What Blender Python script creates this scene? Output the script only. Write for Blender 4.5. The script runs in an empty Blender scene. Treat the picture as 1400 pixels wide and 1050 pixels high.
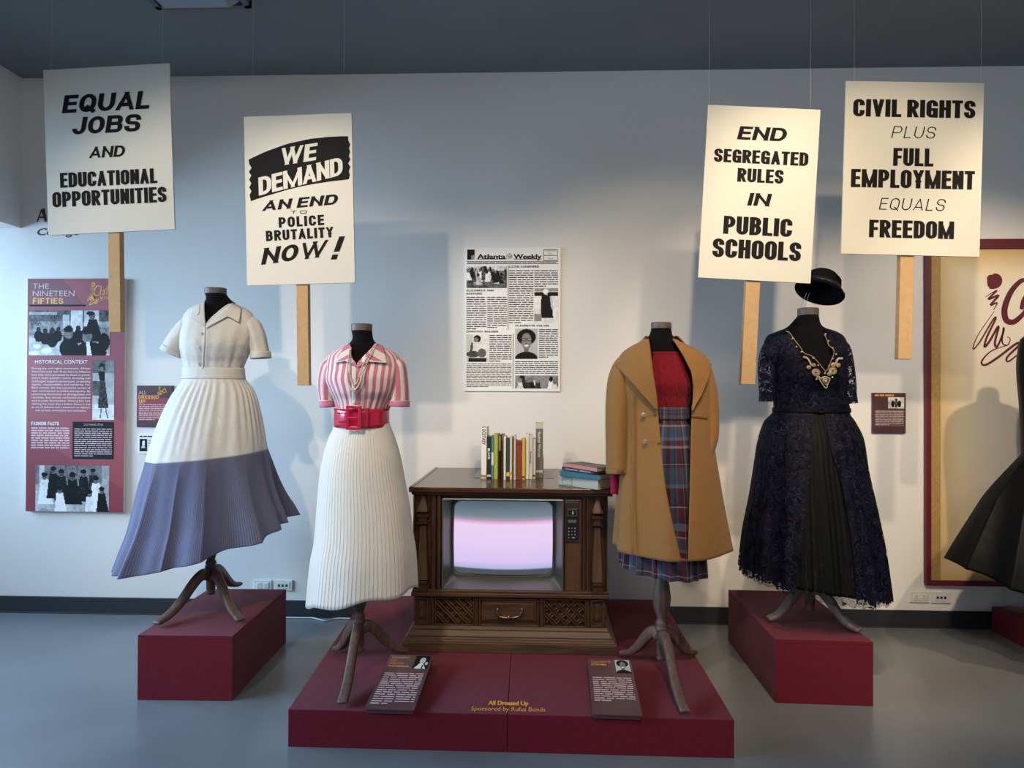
import bpy, bmesh, math, random
import numpy as np
from mathutils import Matrix, Vector

D = bpy.data
C = bpy.context.scene.collection
R = math.radians
rnd = random.Random(7)

# ------------------------------------------------------------------ camera
F = 970.0
CAM = Vector((0.0, -4.46, 1.45))
PSI, PIT, ROL = math.atan(37/970), math.atan(7/970), 0.0045
fwd = Vector((-math.sin(PSI)*math.cos(PIT), math.cos(PSI)*math.cos(PIT), math.sin(PIT)))
rt0 = Vector((math.cos(PSI), math.sin(PSI), 0))
up0 = rt0.cross(fwd)
rt = (rt0*math.cos(ROL) + up0*math.sin(ROL)).normalized()
up = rt.cross(fwd).normalized()
cd = D.cameras.new('camera'); cam = D.objects.new('camera', cd); C.objects.link(cam)
cd.lens = F/1400*36; cd.sensor_width = 36; cd.clip_start = 0.05
cam.matrix_world = Matrix.Translation(CAM) @ Matrix((rt, up, -fwd)).transposed().to_4x4()
bpy.context.scene.camera = cam

# ------------------------------------------------------------------ world, lights, exposure
sc = bpy.context.scene
sc.view_settings.view_transform = 'Standard'; sc.view_settings.look = 'None'
sc.view_settings.gamma = 1; sc.view_settings.use_curve_mapping = False
sc.view_settings.exposure = 0.0
w = D.worlds.new('world'); sc.world = w; w.use_nodes = True
w.node_tree.nodes['Background'].inputs[0].default_value = (0.50, 0.70, 1.0, 1)
w.node_tree.nodes['Background'].inputs[1].default_value = 0.45
CEIL = 3.45
def area(name, loc, aim, sx, sy, power, col):
    l = D.lights.new(name, 'AREA'); l.shape = 'RECTANGLE'; l.size = sx; l.size_y = sy
    l.energy = power; l.color = col
    o = D.objects.new(name, l); C.objects.link(o); o.location = loc
    o.rotation_euler = (Vector(aim)-Vector(loc)).to_track_quat('-Z', 'Y').to_euler()
    return o
def spot(name, loc, aim, power, col, deg, blend, rad=0.04):
    l = D.lights.new(name, 'SPOT'); l.energy = power; l.color = col
    l.spot_size = R(deg); l.spot_blend = blend; l.shadow_soft_size = rad
    o = D.objects.new(name, l); C.objects.link(o); o.location = loc
    o.rotation_euler = (Vector(aim)-Vector(loc)).to_track_quat('-Z', 'Y').to_euler()
    return o
# daylight beyond the glazed left side of the room
area('daylight', (-5.2, -2.2, 2.55), (0.0, -1.6, 0.2), 4.6, 2.6, 740, (0.47, 0.72, 1.0))
# ceiling track spots in front of the display (their heads are above the frame)
WARM = (1.0, 0.80, 0.56); NEU = (1.0, 0.84, 0.64)
spot('track_spot_a', (-1.95, -3.75, 3.38), (-1.35, -0.4, 1.2), 180, NEU, 48, 0.65)
spot('track_spot_b', (-1.50, -3.10, 3.38), (-0.40, -0.3, 1.1), 145, NEU, 50, 0.65)
spot('track_spot_c', (0.35, -3.60, 3.38), (0.75, -0.4, 1.0), 200, WARM, 58, 0.6)
spot('track_spot_d', (0.95, -3.00, 3.38), (2.0, -0.2, 0.95), 195, WARM, 62, 0.6)
spot('track_spot_e', (2.75, -2.75, 3.38), (2.55, -0.2, 1.0), 195, WARM, 60, 0.6)
# general room light behind the viewer
area('room_light', (1.2, -6.2, 3.35), (0.8, -5.4, 0.0), 3.5, 1.2, 110, (1.0, 0.92, 0.82))

# ------------------------------------------------------------------ pixel <-> world
def ray(px, py):
    return fwd + rt*((px-700)/F) + up*((525-py)/F)
def P(px, py, Y):
    d = ray(px, py); t = (Y-CAM.y)/d.y
    return CAM + d*t
def PZ(px, py, z):
    d = ray(px, py); t = (z-CAM.z)/d.z
    return CAM + d*t

# ------------------------------------------------------------------ materials
MATS = {}
def mat(name, col, rough=0.6, metal=0.0, bump=0.0, bscale=200, var=0.0, vscale=6, sheen=0.0, spec=0.5, emit=None, coat=0.0, aniso=None):
    if name in MATS: return MATS[name]
    m = D.materials.new(name); m.use_nodes = True; nt = m.node_tree; b = nt.nodes['Principled BSDF']
    b.inputs['Base Color'].default_value = (*col, 1); b.inputs['Roughness'].default_value = rough
    b.inputs['Metallic'].default_value = metal; b.inputs['Specular IOR Level'].default_value = spec
    b.inputs['Sheen Weight'].default_value = sheen; b.inputs['Coat Weight'].default_value = coat
    if emit: b.inputs['Emission Color'].default_value = (*emit[0], 1); b.inputs['Emission Strength'].default_value = emit[1]
    if bump or var:
        tc = nt.nodes.new('ShaderNodeTexCoord'); mp = nt.nodes.new('ShaderNodeMapping')
        nt.links.new(tc.outputs['Object'], mp.inputs[0])
        if aniso: mp.inputs['Scale'].default_value = aniso
    if bump:
        n = nt.nodes.new('ShaderNodeTexNoise'); n.inputs['Scale'].default_value = bscale; n.inputs['Detail'].default_value = 3
        nt.links.new(mp.outputs[0], n.inputs['Vector'])
        bn = nt.nodes.new('ShaderNodeBump'); bn.inputs['Strength'].default_value = bump; bn.inputs['Distance'].default_value = 0.002
        nt.links.new(n.outputs['Fac'], bn.inputs['Height']); nt.links.new(bn.outputs[0], b.inputs['Normal'])
    if var:
        n = nt.nodes.new('ShaderNodeTexNoise'); n.inputs['Scale'].default_value = vscale; n.inputs['Detail'].default_value = 5
        nt.links.new(mp.outputs[0], n.inputs['Vector'])
        r = nt.nodes.new('ShaderNodeValToRGB'); r.color_ramp.elements[0].position = 0.3; r.color_ramp.elements[1].position = 0.7
        r.color_ramp.elements[0].color = (*[c*(1-var) for c in col], 1); r.color_ramp.elements[1].color = (*[min(1, c*(1+var)) for c in col], 1)
        nt.links.new(n.outputs['Fac'], r.inputs[0]); nt.links.new(r.outputs[0], b.inputs['Base Color'])
    MATS[name] = m; return m
def N(nt, t, **kw):
    n = nt.nodes.new(t)
    for k, v in kw.items(): setattr(n, k, v)
    return n
def ramp(nt, stops, interp='LINEAR'):
    r = nt.nodes.new('ShaderNodeValToRGB'); e = r.color_ramp.elements; r.color_ramp.interpolation = interp
    while len(e) < len(stops): e.new(0.5)
    for i, (p, c) in enumerate(stops): e[i].position = p; e[i].color = (*c, 1) if len(c) == 3 else c
    return r
def math_(nt, op, a, b=None):
    n = nt.nodes.new('ShaderNodeMath'); n.operation = op
    for i, v in enumerate((a, b)):
        if v is None: continue
        if isinstance(v, (int, float)): n.inputs[i].default_value = v
        else: nt.links.new(v, n.inputs[i])
    return n.outputs[0]
def wood(name, c1, c2, scale=1.0, rough=0.35, axis='X', bump=0.15):
    if name in MATS: return MATS[name]
    m = D.materials.new(name); m.use_nodes = True; nt = m.node_tree; b = nt.nodes['Principled BSDF']
    tc = N(nt, 'ShaderNodeTexCoord'); mp = N(nt, 'ShaderNodeMapping'); nt.links.new(tc.outputs['Object'], mp.inputs[0])
    s = {'X': (1.5, 22, 22), 'Z': (22, 22, 1.5), 'Y': (22, 1.5, 22)}[axis]
    mp.inputs['Scale'].default_value = tuple(v*scale for v in s)
    n = N(nt, 'ShaderNodeTexNoise'); n.inputs['Scale'].default_value = 2.2; n.inputs['Detail'].default_value = 6; n.inputs['Distortion'].default_value = 0.9
    nt.links.new(mp.outputs[0], n.inputs['Vector'])
    r = ramp(nt, [(0.32, c1), (0.52, [(a+b_)/2 for a, b_ in zip(c1, c2)]), (0.72, c2)]); nt.links.new(n.outputs['Fac'], r.inputs[0])
    nt.links.new(r.outputs[0], b.inputs['Base Color']); b.inputs['Roughness'].default_value = rough
    bn = N(nt, 'ShaderNodeBump'); bn.inputs['Strength'].default_value = bump; bn.inputs['Distance'].default_value = 0.001
    nt.links.new(n.outputs['Fac'], bn.inputs['Height']); nt.links.new(bn.outputs[0], b.inputs['Normal'])
    MATS[name] = m; return m

# ------------------------------------------------------------------ object helpers
def tag(o, label=None, cat=None, group=None, kind=None):
    if label: o['label'] = label
    if cat: o['category'] = cat
    if group: o['group'] = group
    if kind: o['kind'] = kind
    return o
def empty(name, loc=(0, 0, 0), label=None, cat=None, group=None, mw=None):
    o = D.objects.new(name, None); C.objects.link(o); o.empty_display_size = 0.1
    o.matrix_world = mw if mw is not None else Matrix.Translation(Vector(loc))
    o['_mw'] = [x for row in (mw if mw is not None else Matrix.Translation(Vector(loc))) for x in row]
    return tag(o, label, cat, group)
def getmw(o):
    v = list(o['_mw']); return Matrix((v[0:4], v[4:8], v[8:12], v[12:16]))
def mk(name, verts, faces, m, parent=None, smooth=False, uvs=None, local=False, mats=None, fmat=None, origin=None):
    """verts in world space unless local=True (then in the parent's frame)"""
    me = D.meshes.new(name)
    V = [Vector(v) for v in verts]
    if parent is not None and not local:
        inv = getmw(parent).inverted(); V = [inv @ v for v in V]
    if parent is None and len(V):
        o0 = Vector(origin) if origin else Vector((sum(v.x for v in V)/len(V), sum(v.y for v in V)/len(V), min(v.z for v in V)))
        V = [v-o0 for v in V]
    # origin of a child at its own centre
    oc = Vector((0, 0, 0))
    if parent is not None and len(V):
        oc = Vector((sum(v.x for v in V)/len(V), sum(v.y for v in V)/len(V), sum(v.z for v in V)/len(V))); V = [v-oc for v in V]
    me.from_pydata([tuple(v) for v in V], [], faces)
    if mats:
        for x in mats: me.materials.append(x)
        if fmat is not None: me.polygons.foreach_set('material_index', fmat)
    else: me.materials.append(m)
    if smooth: me.polygons.foreach_set('use_smooth', [True]*len(me.polygons))
    if uvs is not None:
        ul = me.uv_layers.new(name='UVMap'); li = np.zeros(len(me.loops), dtype=np.int32); me.loops.foreach_get('vertex_index', li)
        ul.data.foreach_set('uv', np.array(uvs, dtype=np.float32)[li].ravel())
    o = D.objects.new(name, me); C.objects.link(o)
    if parent is not None:
        o.parent = parent; o.matrix_parent_inverse = Matrix.Identity(4); o.location = oc
        M = getmw(parent) @ Matrix.Translation(oc)
    else:
        o.location = o0; M = Matrix.Translation(o0)
    o['_mw'] = [x for row in M for x in row]
    me.update()
    return o
class G:
    def __init__(s): s.v = []; s.f = []
    def add(s, v, f):
        n = len(s.v); s.v += [tuple(x) for x in v]; s.f += [tuple(i+n for i in q) for q in f]; return s
    def box(s, a, b):
        (x0, y0, z0), (x1, y1, z1) = a, b
        x0, x1 = sorted((x0, x1)); y0, y1 = sorted((y0, y1)); z0, z1 = sorted((z0, z1))
        return s.add([(x0,y0,z0),(x1,y0,z0),(x1,y1,z0),(x0,y1,z0),(x0,y0,z1),(x1,y0,z1),(x1,y1,z1),(x0,y1,z1)],
              [(0,3,2,1),(4,5,6,7),(0,1,5,4),(1,2,6,5),(2,3,7,6),(3,0,4,7)])
    def hexa(s, bot, top):
        return s.add(list(bot)+list(top), [(0,3,2,1),(4,5,6,7),(0,1,5,4),(1,2,6,5),(2,3,7,6),(3,0,4,7)])
    def tube(s, pts, rad, n=8, cap=True):
        pts = [Vector(p) for p in pts]; k0 = len(s.v); prev = None
        if not isinstance(rad, (list, tuple)): rad = [rad]*len(pts)
        V = []; Fc = []
        for i, p in enumerate(pts):
            t = (pts[min(i+1, len(pts)-1)]-pts[max(i-1, 0)]).normalized()
            if prev is None:
                a = Vector((0, 0, 1)) if abs(t.z) < 0.9 else Vector((1, 0, 0)); e = t.cross(a).normalized()
            else: e = (prev - t*prev.dot(t)).normalized()
            prev = e; g = t.cross(e)
            for j in range(n):
                th = 2*math.pi*j/n; V.append(p+(e*math.cos(th)+g*math.sin(th))*rad[i])
        for i in range(len(pts)-1):
            for j in range(n):
                Fc.append((i*n+j, i*n+(j+1) % n, (i+1)*n+(j+1) % n, (i+1)*n+j))
        if cap: Fc.append(tuple(range(n-1, -1, -1))); Fc.append(tuple((len(pts)-1)*n+j for j in range(n)))
        return s.add(V, Fc)
    def lathe(s, c, prof, n=24, sy=1.0, cap=True):
        V = []; Fc = []
        for (r, z) in prof:
            for j in range(n):
                th = 2*math.pi*j/n; V.append((c[0]+r*math.cos(th), c[1]+r*sy*math.sin(th), c[2]+z))
        for i in range(len(prof)-1):
            for j in range(n): Fc.append((i*n+j, i*n+(j+1) % n, (i+1)*n+(j+1) % n, (i+1)*n+j))
        if cap: Fc.append(tuple(range(n-1, -1, -1))); Fc.append(tuple((len(prof)-1)*n+j for j in range(n)))
        return s.add(V, Fc)
    def ball(s, c, r, n=8, sz=1.0):
        pr = [(max(r*math.sin(math.pi*i/(n//2+1)), 1e-5), -r*sz*math.cos(math.pi*i/(n//2+1))) for i in range(n//2+2)]
        return s.lathe(c, pr, n)
    def obj(s, name, m, parent=None, smooth=False, bevel=0, **kw):
        o = mk(name, s.v, s.f, m, parent, smooth, **kw)
        if bevel:
            b = o.modifiers.new('bevel', 'BEVEL'); b.width = bevel; b.segments = 2; b.limit_method = 'ANGLE'
        return o
def box(name, a, b, m, parent=None, bevel=0, **kw): return G().box(a, b).obj(name, m, parent, bevel=bevel, **kw)
def autosmooth(o, ang=35):
    me = o.data
    me.polygons.foreach_set('use_smooth', [True]*len(me.polygons)); me.set_sharp_from_angle(angle=R(ang)); return o

# ---- text: the built-in font, fitted to a width and cap height, in the parent's local x/y plane
def text_geo(body, bold=0.0, shear=0.0, spacing=1.0):
    cu = D.curves.new('t', 'FONT'); cu.body = body; cu.size = 1; cu.offset = bold; cu.shear = shear; cu.space_character = spacing
    cu.resolution_u = 3; cu.fill_mode = 'FRONT'
    o = D.objects.new('t', cu); C.objects.link(o)
    dg = bpy.context.evaluated_depsgraph_get(); me = D.meshes.new_from_object(o.evaluated_get(dg))
    v = np.array([tuple(x.co) for x in me.vertices]); f = [tuple(p.vertices) for p in me.polygons]
    D.objects.remove(o); D.curves.remove(cu); D.meshes.remove(me)
    return v, f
CAPH = None
def text(body, cx, cy, w, h, m, parent, bold=0.0, shear=0.0, rot=0.0, z=0.001, stem=0.0, name='lettering', spacing=1.0, align='c'):
    """cap height h, width w (None: natural), centre cx,cy of the capitals; stem thickens uprights (fraction of h)"""
    v, f = text_geo(body, bold, shear, spacing)
    cap = 0.73 + bold*2 if True else 1
    base = -bold
    s = h/cap; x0, x1 = v[:, 0].min(), v[:, 0].max(); nat = (x1-x0)*s
    ww = w if w else nat
    kx = (ww-stem*h*2)/(x1-x0)
    X = (v[:, 0]-(x0+x1)/2)*kx if align == 'c' else (v[:, 0]-x0)*kx
    Yv = (v[:, 1]-base)*s-h/2
    g = G(); shifts = [0] if not stem else [-stem*h, -stem*h/2, 0, stem*h/2, stem*h]
    for i, sh in enumerate(shifts):
        xx = X+sh; cr, sr = math.cos(rot), math.sin(rot)
        g.add([(cx+a*cr-b*sr, cy+a*sr+b*cr, z+0.00006*i) for a, b in zip(xx, Yv)], f)
    return g.obj(name, m, parent, local=True)

# ---- block capitals built from strokes (x, y on the stroke centre line, 0..1), for the hand-set placard lettering
_O = [(.5, 1), (1, 1), (1, 0), (0, 0), (0, 1), (.5, 1)]
GL = {'A': (1.08, [([(0, 0), (.5, 1)], 0), ([(.5, 1), (1, 0)], 0), ([(.17, .25), (.83, .25)], 0)]), 'B': (1, [([(0, 0), (0, 1)], 0), ([(0, 1), (.94, 1), (.94, .53), (0, .53)], 1), ([(0, .53), (1, .53), (1, 0), (0, 0)], 1)]),
  'C': (1, [([(1, .66), (1, 1), (0, 1), (0, 0), (1, 0), (1, .34)], 1)]), 'D': (1, [([(0, 0), (0, 1)], 0), ([(0, 1), (1, 1), (1, 0), (0, 0)], 1)]), 'E': (.78, [([(0, 0), (0, 1)], 0), ([(0, 1), (1, 1)], 0), ([(0, .52), (.9, .52)], 0), ([(0, 0), (1, 0)], 0)]),
  'F': (.74, [([(0, 0), (0, 1)], 0), ([(0, 1), (1, 1)], 0), ([(0, .5), (.88, .5)], 0)]), 'G': (1, [([(1, .68), (1, 1), (0, 1), (0, 0), (1, 0), (1, .3)], 1), ([(1, 0), (1, .45)], 0), ([(1, .45), (.6, .45)], 0)]), 'H': (1, [([(0, 0), (0, 1)], 0), ([(1, 0), (1, 1)], 0), ([(0, .52), (1, .52)], 0)]),
  'I': (0, [([(0, 0), (0, 1)], 0)]), 'J': (.75, [([(1, 1), (1, 0), (0, 0), (0, .3)], 1)]), 'K': (1, [([(0, 0), (0, 1)], 0), ([(0, .4), (1, 1)], 0), ([(.3, .5), (1, 0)], 0)]), 'X': (1, [([(0, 0), (1, 1)], 0), ([(0, 1), (1, 0)], 0)]), 'Z': (.9, [([(0, 1), (1, 1)], 0), ([(1, 1), (0, 0)], 0), ([(0, 0), (1, 0)], 0)]), 'L': (.72, [([(0, 1), (0, 0)], 0), ([(0, 0), (1, 0)], 0)]), 'M': (1.75, [([(0, 0), (0, 1)], 0), ([(0, 1), (.5, 0)], 0), ([(.5, 0), (1, 1)], 0), ([(1, 1), (1, 0)], 0)]),
  'N': (1, [([(0, 0), (0, 1)], 0), ([(0, 1), (1, 0)], 0), ([(1, 0), (1, 1)], 0)]), 'O': (1, [(_O, 1)]), 'P': (1, [([(0, 0), (0, 1)], 0), ([(0, 1), (1, 1), (1, .43), (0, .43)], 1)]), 'Q': (1, [(_O, 1), ([(.55, .22), (1.0, -.06)], 2)]),
  'R': (1, [([(0, 0), (0, 1)], 0), ([(0, 1), (1, 1), (1, .5), (0, .5)], 1), ([(.55, .5), (1, 0)], 0)]), 'S': (.95, [([(1, .70), (1, 1), (0, 1), (0, .54), (1, .46), (1, 0), (0, 0), (0, .30)], 1)]), 'T': (.85, [([(0, 1), (1, 1)], 0), ([(.5, 0), (.5, 1)], 0)]),
  'U': (1, [([(0, 1), (0, 0), (1, 0), (1, 1)], 1)]), 'V': (1.05, [([(0, 1), (.5, 0)], 0), ([(.5, 0), (1, 1)], 0)]), 'W': (1.8, [([(0, 1), (.26, 0)], 0), ([(.26, 0), (.5, .95)], 0), ([(.5, .95), (.74, 0)], 0), ([(.74, 0), (1, 1)], 0)]),
  'Y': (1.02, [([(0, 1), (.5, .45)], 0), ([(1, 1), (.5, .45)], 0), ([(.5, .5), (.5, 0)], 0)]), '!': (0, [([(0, 1), (0, .42)], 0), ([(0, .02), (0, .0)], 0)])}
def rounded(pts, r):
    out = [pts[0]]
    for i in range(1, len(pts)-1):
        p0, p, p1 = Vector(pts[i-1]), Vector(pts[i]), Vector(pts[i+1]); a_, b_ = p0-p, p1-p
        q = min(r, a_.length*.499 if i > 1 else a_.length*.98, b_.length*.499 if i < len(pts)-2 else b_.length*.98)
        s_, e_ = p+a_.normalized()*q, p+b_.normalized()*q
        for k in range(7):
            t = k/6*math.pi/2; u = 1-math.sin(t); v = 1-math.cos(t)
            out.append(tuple(p+(s_-p)*u+(e_-p)*v))
    out.append(pts[-1]); o2 = [out[0]]
    for q in out[1:]:
        if (Vector(q)-Vector(o2[-1])).length > 1e-6: o2.append(q)
    return o2
def blocktext(body, cx, cy, w, h, m, parent, cw=0.42, tx=0.19, ty=0.14, gap=0.055, space=0.2, slant=0.0, rot=0.0, z=0.001, round_=0.6, name='lettering', wob=0.0):
    """caps of height h fitted to width w; cw: centre-line width, tx/ty stroke thickness, all relative to h"""
    TX, TY_ = tx, ty
    adv = 0; items = []
    for ch in body:
        if ch == ' ': adv += space; continue
        gw_, strokes = GL[ch]; W0 = gw_*cw; items.append((adv+TX/2, W0, strokes)); adv += W0+TX+gap
    tot = adv-gap; k = w/(tot*h) if w else 1.0
    g = G(); n_ = 0; rr_ = random.Random(hash(len(body))+3)
    for x0, W0, strokes in items:
        lift = (rr_.random()-.5)*wob
        for pts, kind in strokes:
            Q = [(x0*k+px*W0*k if True else 0, TY_/2+py*(1-TY_)) for px, py in pts]
            if kind == 1: Q = rounded(Q, round_*min(W0*k, (1-TY_)*.62))
            Vn = [Vector(q) for q in Q]; closed = (Vn[0]-Vn[-1]).length < 1e-6
            V = []; tX, tY = TX*(k if k < 1 else 1)*1.0, TY_
            tX = TX*k
            for i, p in enumerate(Vn):
                if closed: a_, b_ = Vn[i-1] if i else Vn[-2], Vn[i+1] if i < len(Vn)-1 else Vn[1]
                else: a_, b_ = Vn[max(i-1, 0)], Vn[min(i+1, len(Vn)-1)]
                t = (b_-a_).normalized(); nn = Vector((-t.y, t.x)); q = p
                vert = abs(t.x) < abs(t.y)*1.6 and kind == 0 and abs(t.x) > 1e-6
                if not closed and i in (0, len(Vn)-1):
                    sg = -1 if i == 0 else 1
                    ext = Vector((t.x*tX/2, t.y*tY/2))*sg
                    if vert and pts[0 if i == 0 else -1][1] in (0, 1, .95): q = p+t*(((0 if p.y < .5 else 1)-p.y)/t.y)
                    elif not (kind == 1 and abs(t.y) > .9 and 0.05 < pts[0 if i == 0 else -1][1] < .95): q = p+ext*(1.6 if vert else 1)
                if vert: dgk = .36 if W0 > cw*1.3 else .44; o_ = Vector((tX*dgk, 0)) if nn.x > 0 else Vector((-tX*dgk, 0))
                else: o_ = Vector((nn.x*tX/2, nn.y*tY/2))
                for s_ in (1, -1):
                    v = q+o_*s_
                    if kind != 2: v.y = min(1, max(0, v.y))
                    V.append(v)
            P3 = []
            for v in V:
                X_ = (v.x-tot*k/2)*h; Y_ = (v.y-.5+lift)*h; X_ += slant*Y_
                P3.append((cx+X_*math.cos(rot)-Y_*math.sin(rot), cy+X_*math.sin(rot)+Y_*math.cos(rot), z+.00004*n_))
            n_ += 1
            g.add(P3, [(2*i, 2*i+1, 2*i+3, 2*i+2) for i in range(len(Vn)-1)])
    return g.obj(name, m, parent, local=True)
# ---- boards: flat things carrying print; local x right, y up, z towards the viewer
class Board:
    def __init__(s, name, label, cat, c, w, h, roll=0, mw=None, group=None):
        s.mw = mw if mw is not None else Matrix.Translation(c) @ Matrix.Rotation(R(90), 4, 'X') @ Matrix.Rotation(roll, 4, 'Z')
        s.w, s.h = w, h; s.o = empty(name, label=label, cat=cat, group=group, mw=s.mw); s.inv = s.mw.inverted()
    def L(s, px, py):
        a = s.inv @ CAM; d = s.inv.to_3x3() @ ray(px, py); t = -a.z/d.z; q = a+d*t; return q.x, q.y
    def FR(s, u, v): return (u-0.5)*s.w, (0.5-v)*s.h
    def rect(s, x0, y0, x1, y1, m, name='print', z0=0.0005, z1=0.0012, frac=False):
        a = s.FR(x0, y0) if frac else s.L(x0, y0); b = s.FR(x1, y1) if frac else s.L(x1, y1)
        return G().box((a[0], b[1], z0), (b[0], a[1], z1)).obj(name, m, s.o, local=True)
    def poly(s, pts, m, name='print', z=0.001, frac=False):
        q = [(*(s.FR(*p) if frac else s.L(*p)), z) for p in pts]; return mk(name, q, [tuple(range(len(q)-1, -1, -1))], m, s.o, local=True)
    def text(s, body, px, py, w, h, m, frac=False, **kw):
        if kw.get('bold', 0) >= 0.02 and body.isupper() and not frac: return s.block(body, px, py, w, h, m, cw=.55, tx=.22, ty=.19, gap=.13, space=.5, z=kw.get('z', .0015))
        if frac: c = s.FR(px, py); k = 1
        else:
            c = s.L(px, py); q = s.L(px+1, py); k = math.hypot(q[0]-c[0], q[1]-c[1])
        return text(body, c[0], c[1], w*k if w else None, h*k, m, s.o, **kw)
    def block(s, body, px, py, w, h, m, **kw):
        c = s.L(px, py); q = s.L(px+1, py); k = math.hypot(q[0]-c[0], q[1]-c[1])
        return blocktext(body, c[0], c[1], w*k, h*k, m, s.o, **kw)
    def lines(s, x0, y0, x1, y1, n, m, seed=1, fill=0.55, z=0.001, frac=False, name='body_text', last=0.5, word=(2.2, 6)):
        """unreadably small copy: rows of word-length dashes"""
        r = random.Random(seed); a = s.FR(x0, y0) if frac else s.L(x0, y0); b = s.FR(x1, y1) if frac else s.L(x1, y1)
        W = b[0]-a[0]; H = a[1]-b[1]; lh = H/n; g = G()
        for i in range(n):
            y = a[1]-lh*(i+0.5); x = a[0]; xe = b[0] if i < n-1 else a[0]+W*last
            while x < xe:
                wl = min(r.uniform(*word)*lh*0.6, xe-x)
                g.add([(x, y-lh*fill/2, z), (x+wl, y-lh*fill/2, z), (x+wl, y+lh*fill/2, z), (x, y+lh*fill/2, z)], [(0, 1, 2, 3)])
                x += wl+lh*r.uniform(.25, .5)
        return g.obj(name, m, s.o, local=True)
    def photo(s, x0, y0, x1, y1, prims, nx, ny, bg=(0.5, 0.5), seed=1, noise=0.12, z=0.0012, frac=False, tint=(1, 1, 1), name='photo_print'):
        a = s.FR(x0, y0) if frac else s.L(x0, y0); b = s.FR(x1, y1) if frac else s.L(x1, y1)
        img = paint(nx, ny, prims, bg, seed, noise)
        V = []; Fc = []
        for j in range(ny+1):
            for i in range(nx+1):
                V.append((a[0]+(b[0]-a[0])*i/nx, a[1]+(b[1]-a[1])*j/ny, z))
        for j in range(ny):
            for i in range(nx):
                k = j*(nx+1)+i; Fc.append((k, k+nx+1, k+nx+2, k+1))
        o = mk(name, V, Fc, photo_mat(), s.o, local=True)
        at = o.data.color_attributes.new('Col', 'FLOAT_COLOR', 'CORNER')
        c = np.ones((ny, nx, 4, 4), np.float32); c[..., 0] = (img*tint[0])[..., None]; c[..., 1] = (img*tint[1])[..., None]; c[..., 2] = (img*tint[2])[..., None]
        at.data.foreach_set('color', c.ravel())
        return o
def photo_mat():
    if 'photograph' in MATS: return MATS['photograph']
    m = D.materials.new('photograph'); m.use_nodes = True; nt = m.node_tree
    a = N(nt, 'ShaderNodeVertexColor'); a.layer_name = 'Col'; b = nt.nodes['Principled BSDF']
    nt.links.new(a.outputs[0], b.inputs['Base Color']); b.inputs['Roughness'].default_value = 0.6; b.inputs['Specular IOR Level'].default_value = 0.15
    MATS['photograph'] = m; return m
def paint(nx, ny, prims, bg, seed, noise):
    rs = np.random.RandomState(seed)
    yy, xx = np.mgrid[0:ny, 0:nx]; u = (xx+0.5)/nx; v = (yy+0.5)/ny; asp = ny/nx
    img = bg[0]*(1-v)+bg[1]*v
    for cell, amp in ((9, .6), (4, .7), (2, .5)):
        lo = rs.rand(ny//cell+3, nx//cell+3); fy, fx = yy/cell, xx/cell; iy, ix = fy.astype(int), fx.astype(int); ty_, tx_ = fy-iy, fx-ix
        img = img+((lo[iy, ix]*(1-tx_)+lo[iy, ix+1]*tx_)*(1-ty_)+(lo[iy+1, ix]*(1-tx_)+lo[iy+1, ix+1]*tx_)*ty_-0.5)*noise*amp
    base = img.copy()
    for p in prims:
        if p[0] == 'e':
            _, cx, cy, rx, ry, c = p; m = ((u-cx)/rx)**2+((v-cy)/ry)**2 < 1
        elif p[0] == 'r':
            _, x0, y0, x1, y1, c = p; m = (u >= x0) & (u < x1) & (v >= y0) & (v < y1)
        elif p[0] == 't':   # trapezoid: x at top, half width, y top, x at bottom, half width, y bottom
            _, xa, ha, ya, xb, hb, yb, c = p; s = (v-ya)/(yb-ya); m = (s >= 0) & (s <= 1) & (abs(u-(xa+(xb-xa)*s)) < ha+(hb-ha)*s)
        img = np.where(m, c*(1+(base-np.mean(base))*1.2), img)
    img = img+(rs.rand(ny, nx)-0.5)*noise*0.35
    img = (img-.45)*1.3+.40
    return np.clip(img, 0.008, 0.92).astype(np.float32)
# ================================================================== ROOM
m_wall = mat('wall_paint', (0.80, 0.78, 0.745), 0.9, bump=0.15, bscale=90)
m_ceil = mat('ceiling_paint', (0.20, 0.21, 0.22), 0.95, var=0.08, vscale=1.2)
m_floor = mat('sealed_concrete', (0.155, 0.168, 0.182), 0.30, bump=0.03, bscale=40, var=0.10, vscale=2.2, spec=0.45)
m_base = mat('rubber_baseboard', (0.022, 0.026, 0.03), 0.5)
m_dark = mat('dark_metal', (0.03, 0.03, 0.035), 0.5, metal=0.3)
XL = P(30, 210, 0).x            # face of the bulkhead on the left
XW = XL-0.75                    # glazed left side
XR = 7.0; YB = -9.0
SOF = P(30, 312, 0).z
def st(o): o['kind'] = 'structure'; return o
st(box('floor', (XW-0.2, YB, -0.1), (XR, 0.0, 0.0), m_floor))
st(box('ceiling', (XW-0.2, YB, CEIL), (XR, 0.1, CEIL+0.1), m_ceil))
st(box('wall_back', (XW-0.2, 0.0, -0.1), (XR, 0.12, CEIL), m_wall))
st(box('wall_right', (XR, YB, -0.1), (XR+0.1, 0.12, CEIL), m_wall))
st(box('wall_front', (XW-0.2, YB-0.1, -0.1), (XR, YB, CEIL), m_wall))
st(box('wall_left', (XW-0.2, YB, SOF), (XL, 0.0, CEIL), m_wall))
st(box('trim_1', (XW-0.2, YB, 0.0), (XW-0.02, 0.0, 0.12), m_base))
wf = G()
for y in (-0.06, -1.5, -3.0, -4.5, -6.0, -7.5, -8.9): wf.box((XW-0.12, y-0.03, 0.12), (XW-0.04, y+0.03, SOF))
wf.box((XW-0.12, YB, SOF-0.06), (XW-0.04, 0, SOF)); wf.box((XW-0.12, YB, 0.12), (XW-0.04, 0, 0.18))
wn = st(wf.obj('window_1', m_dark))
m_glass = D.materials.new('window_glass'); m_glass.use_nodes = True
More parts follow.
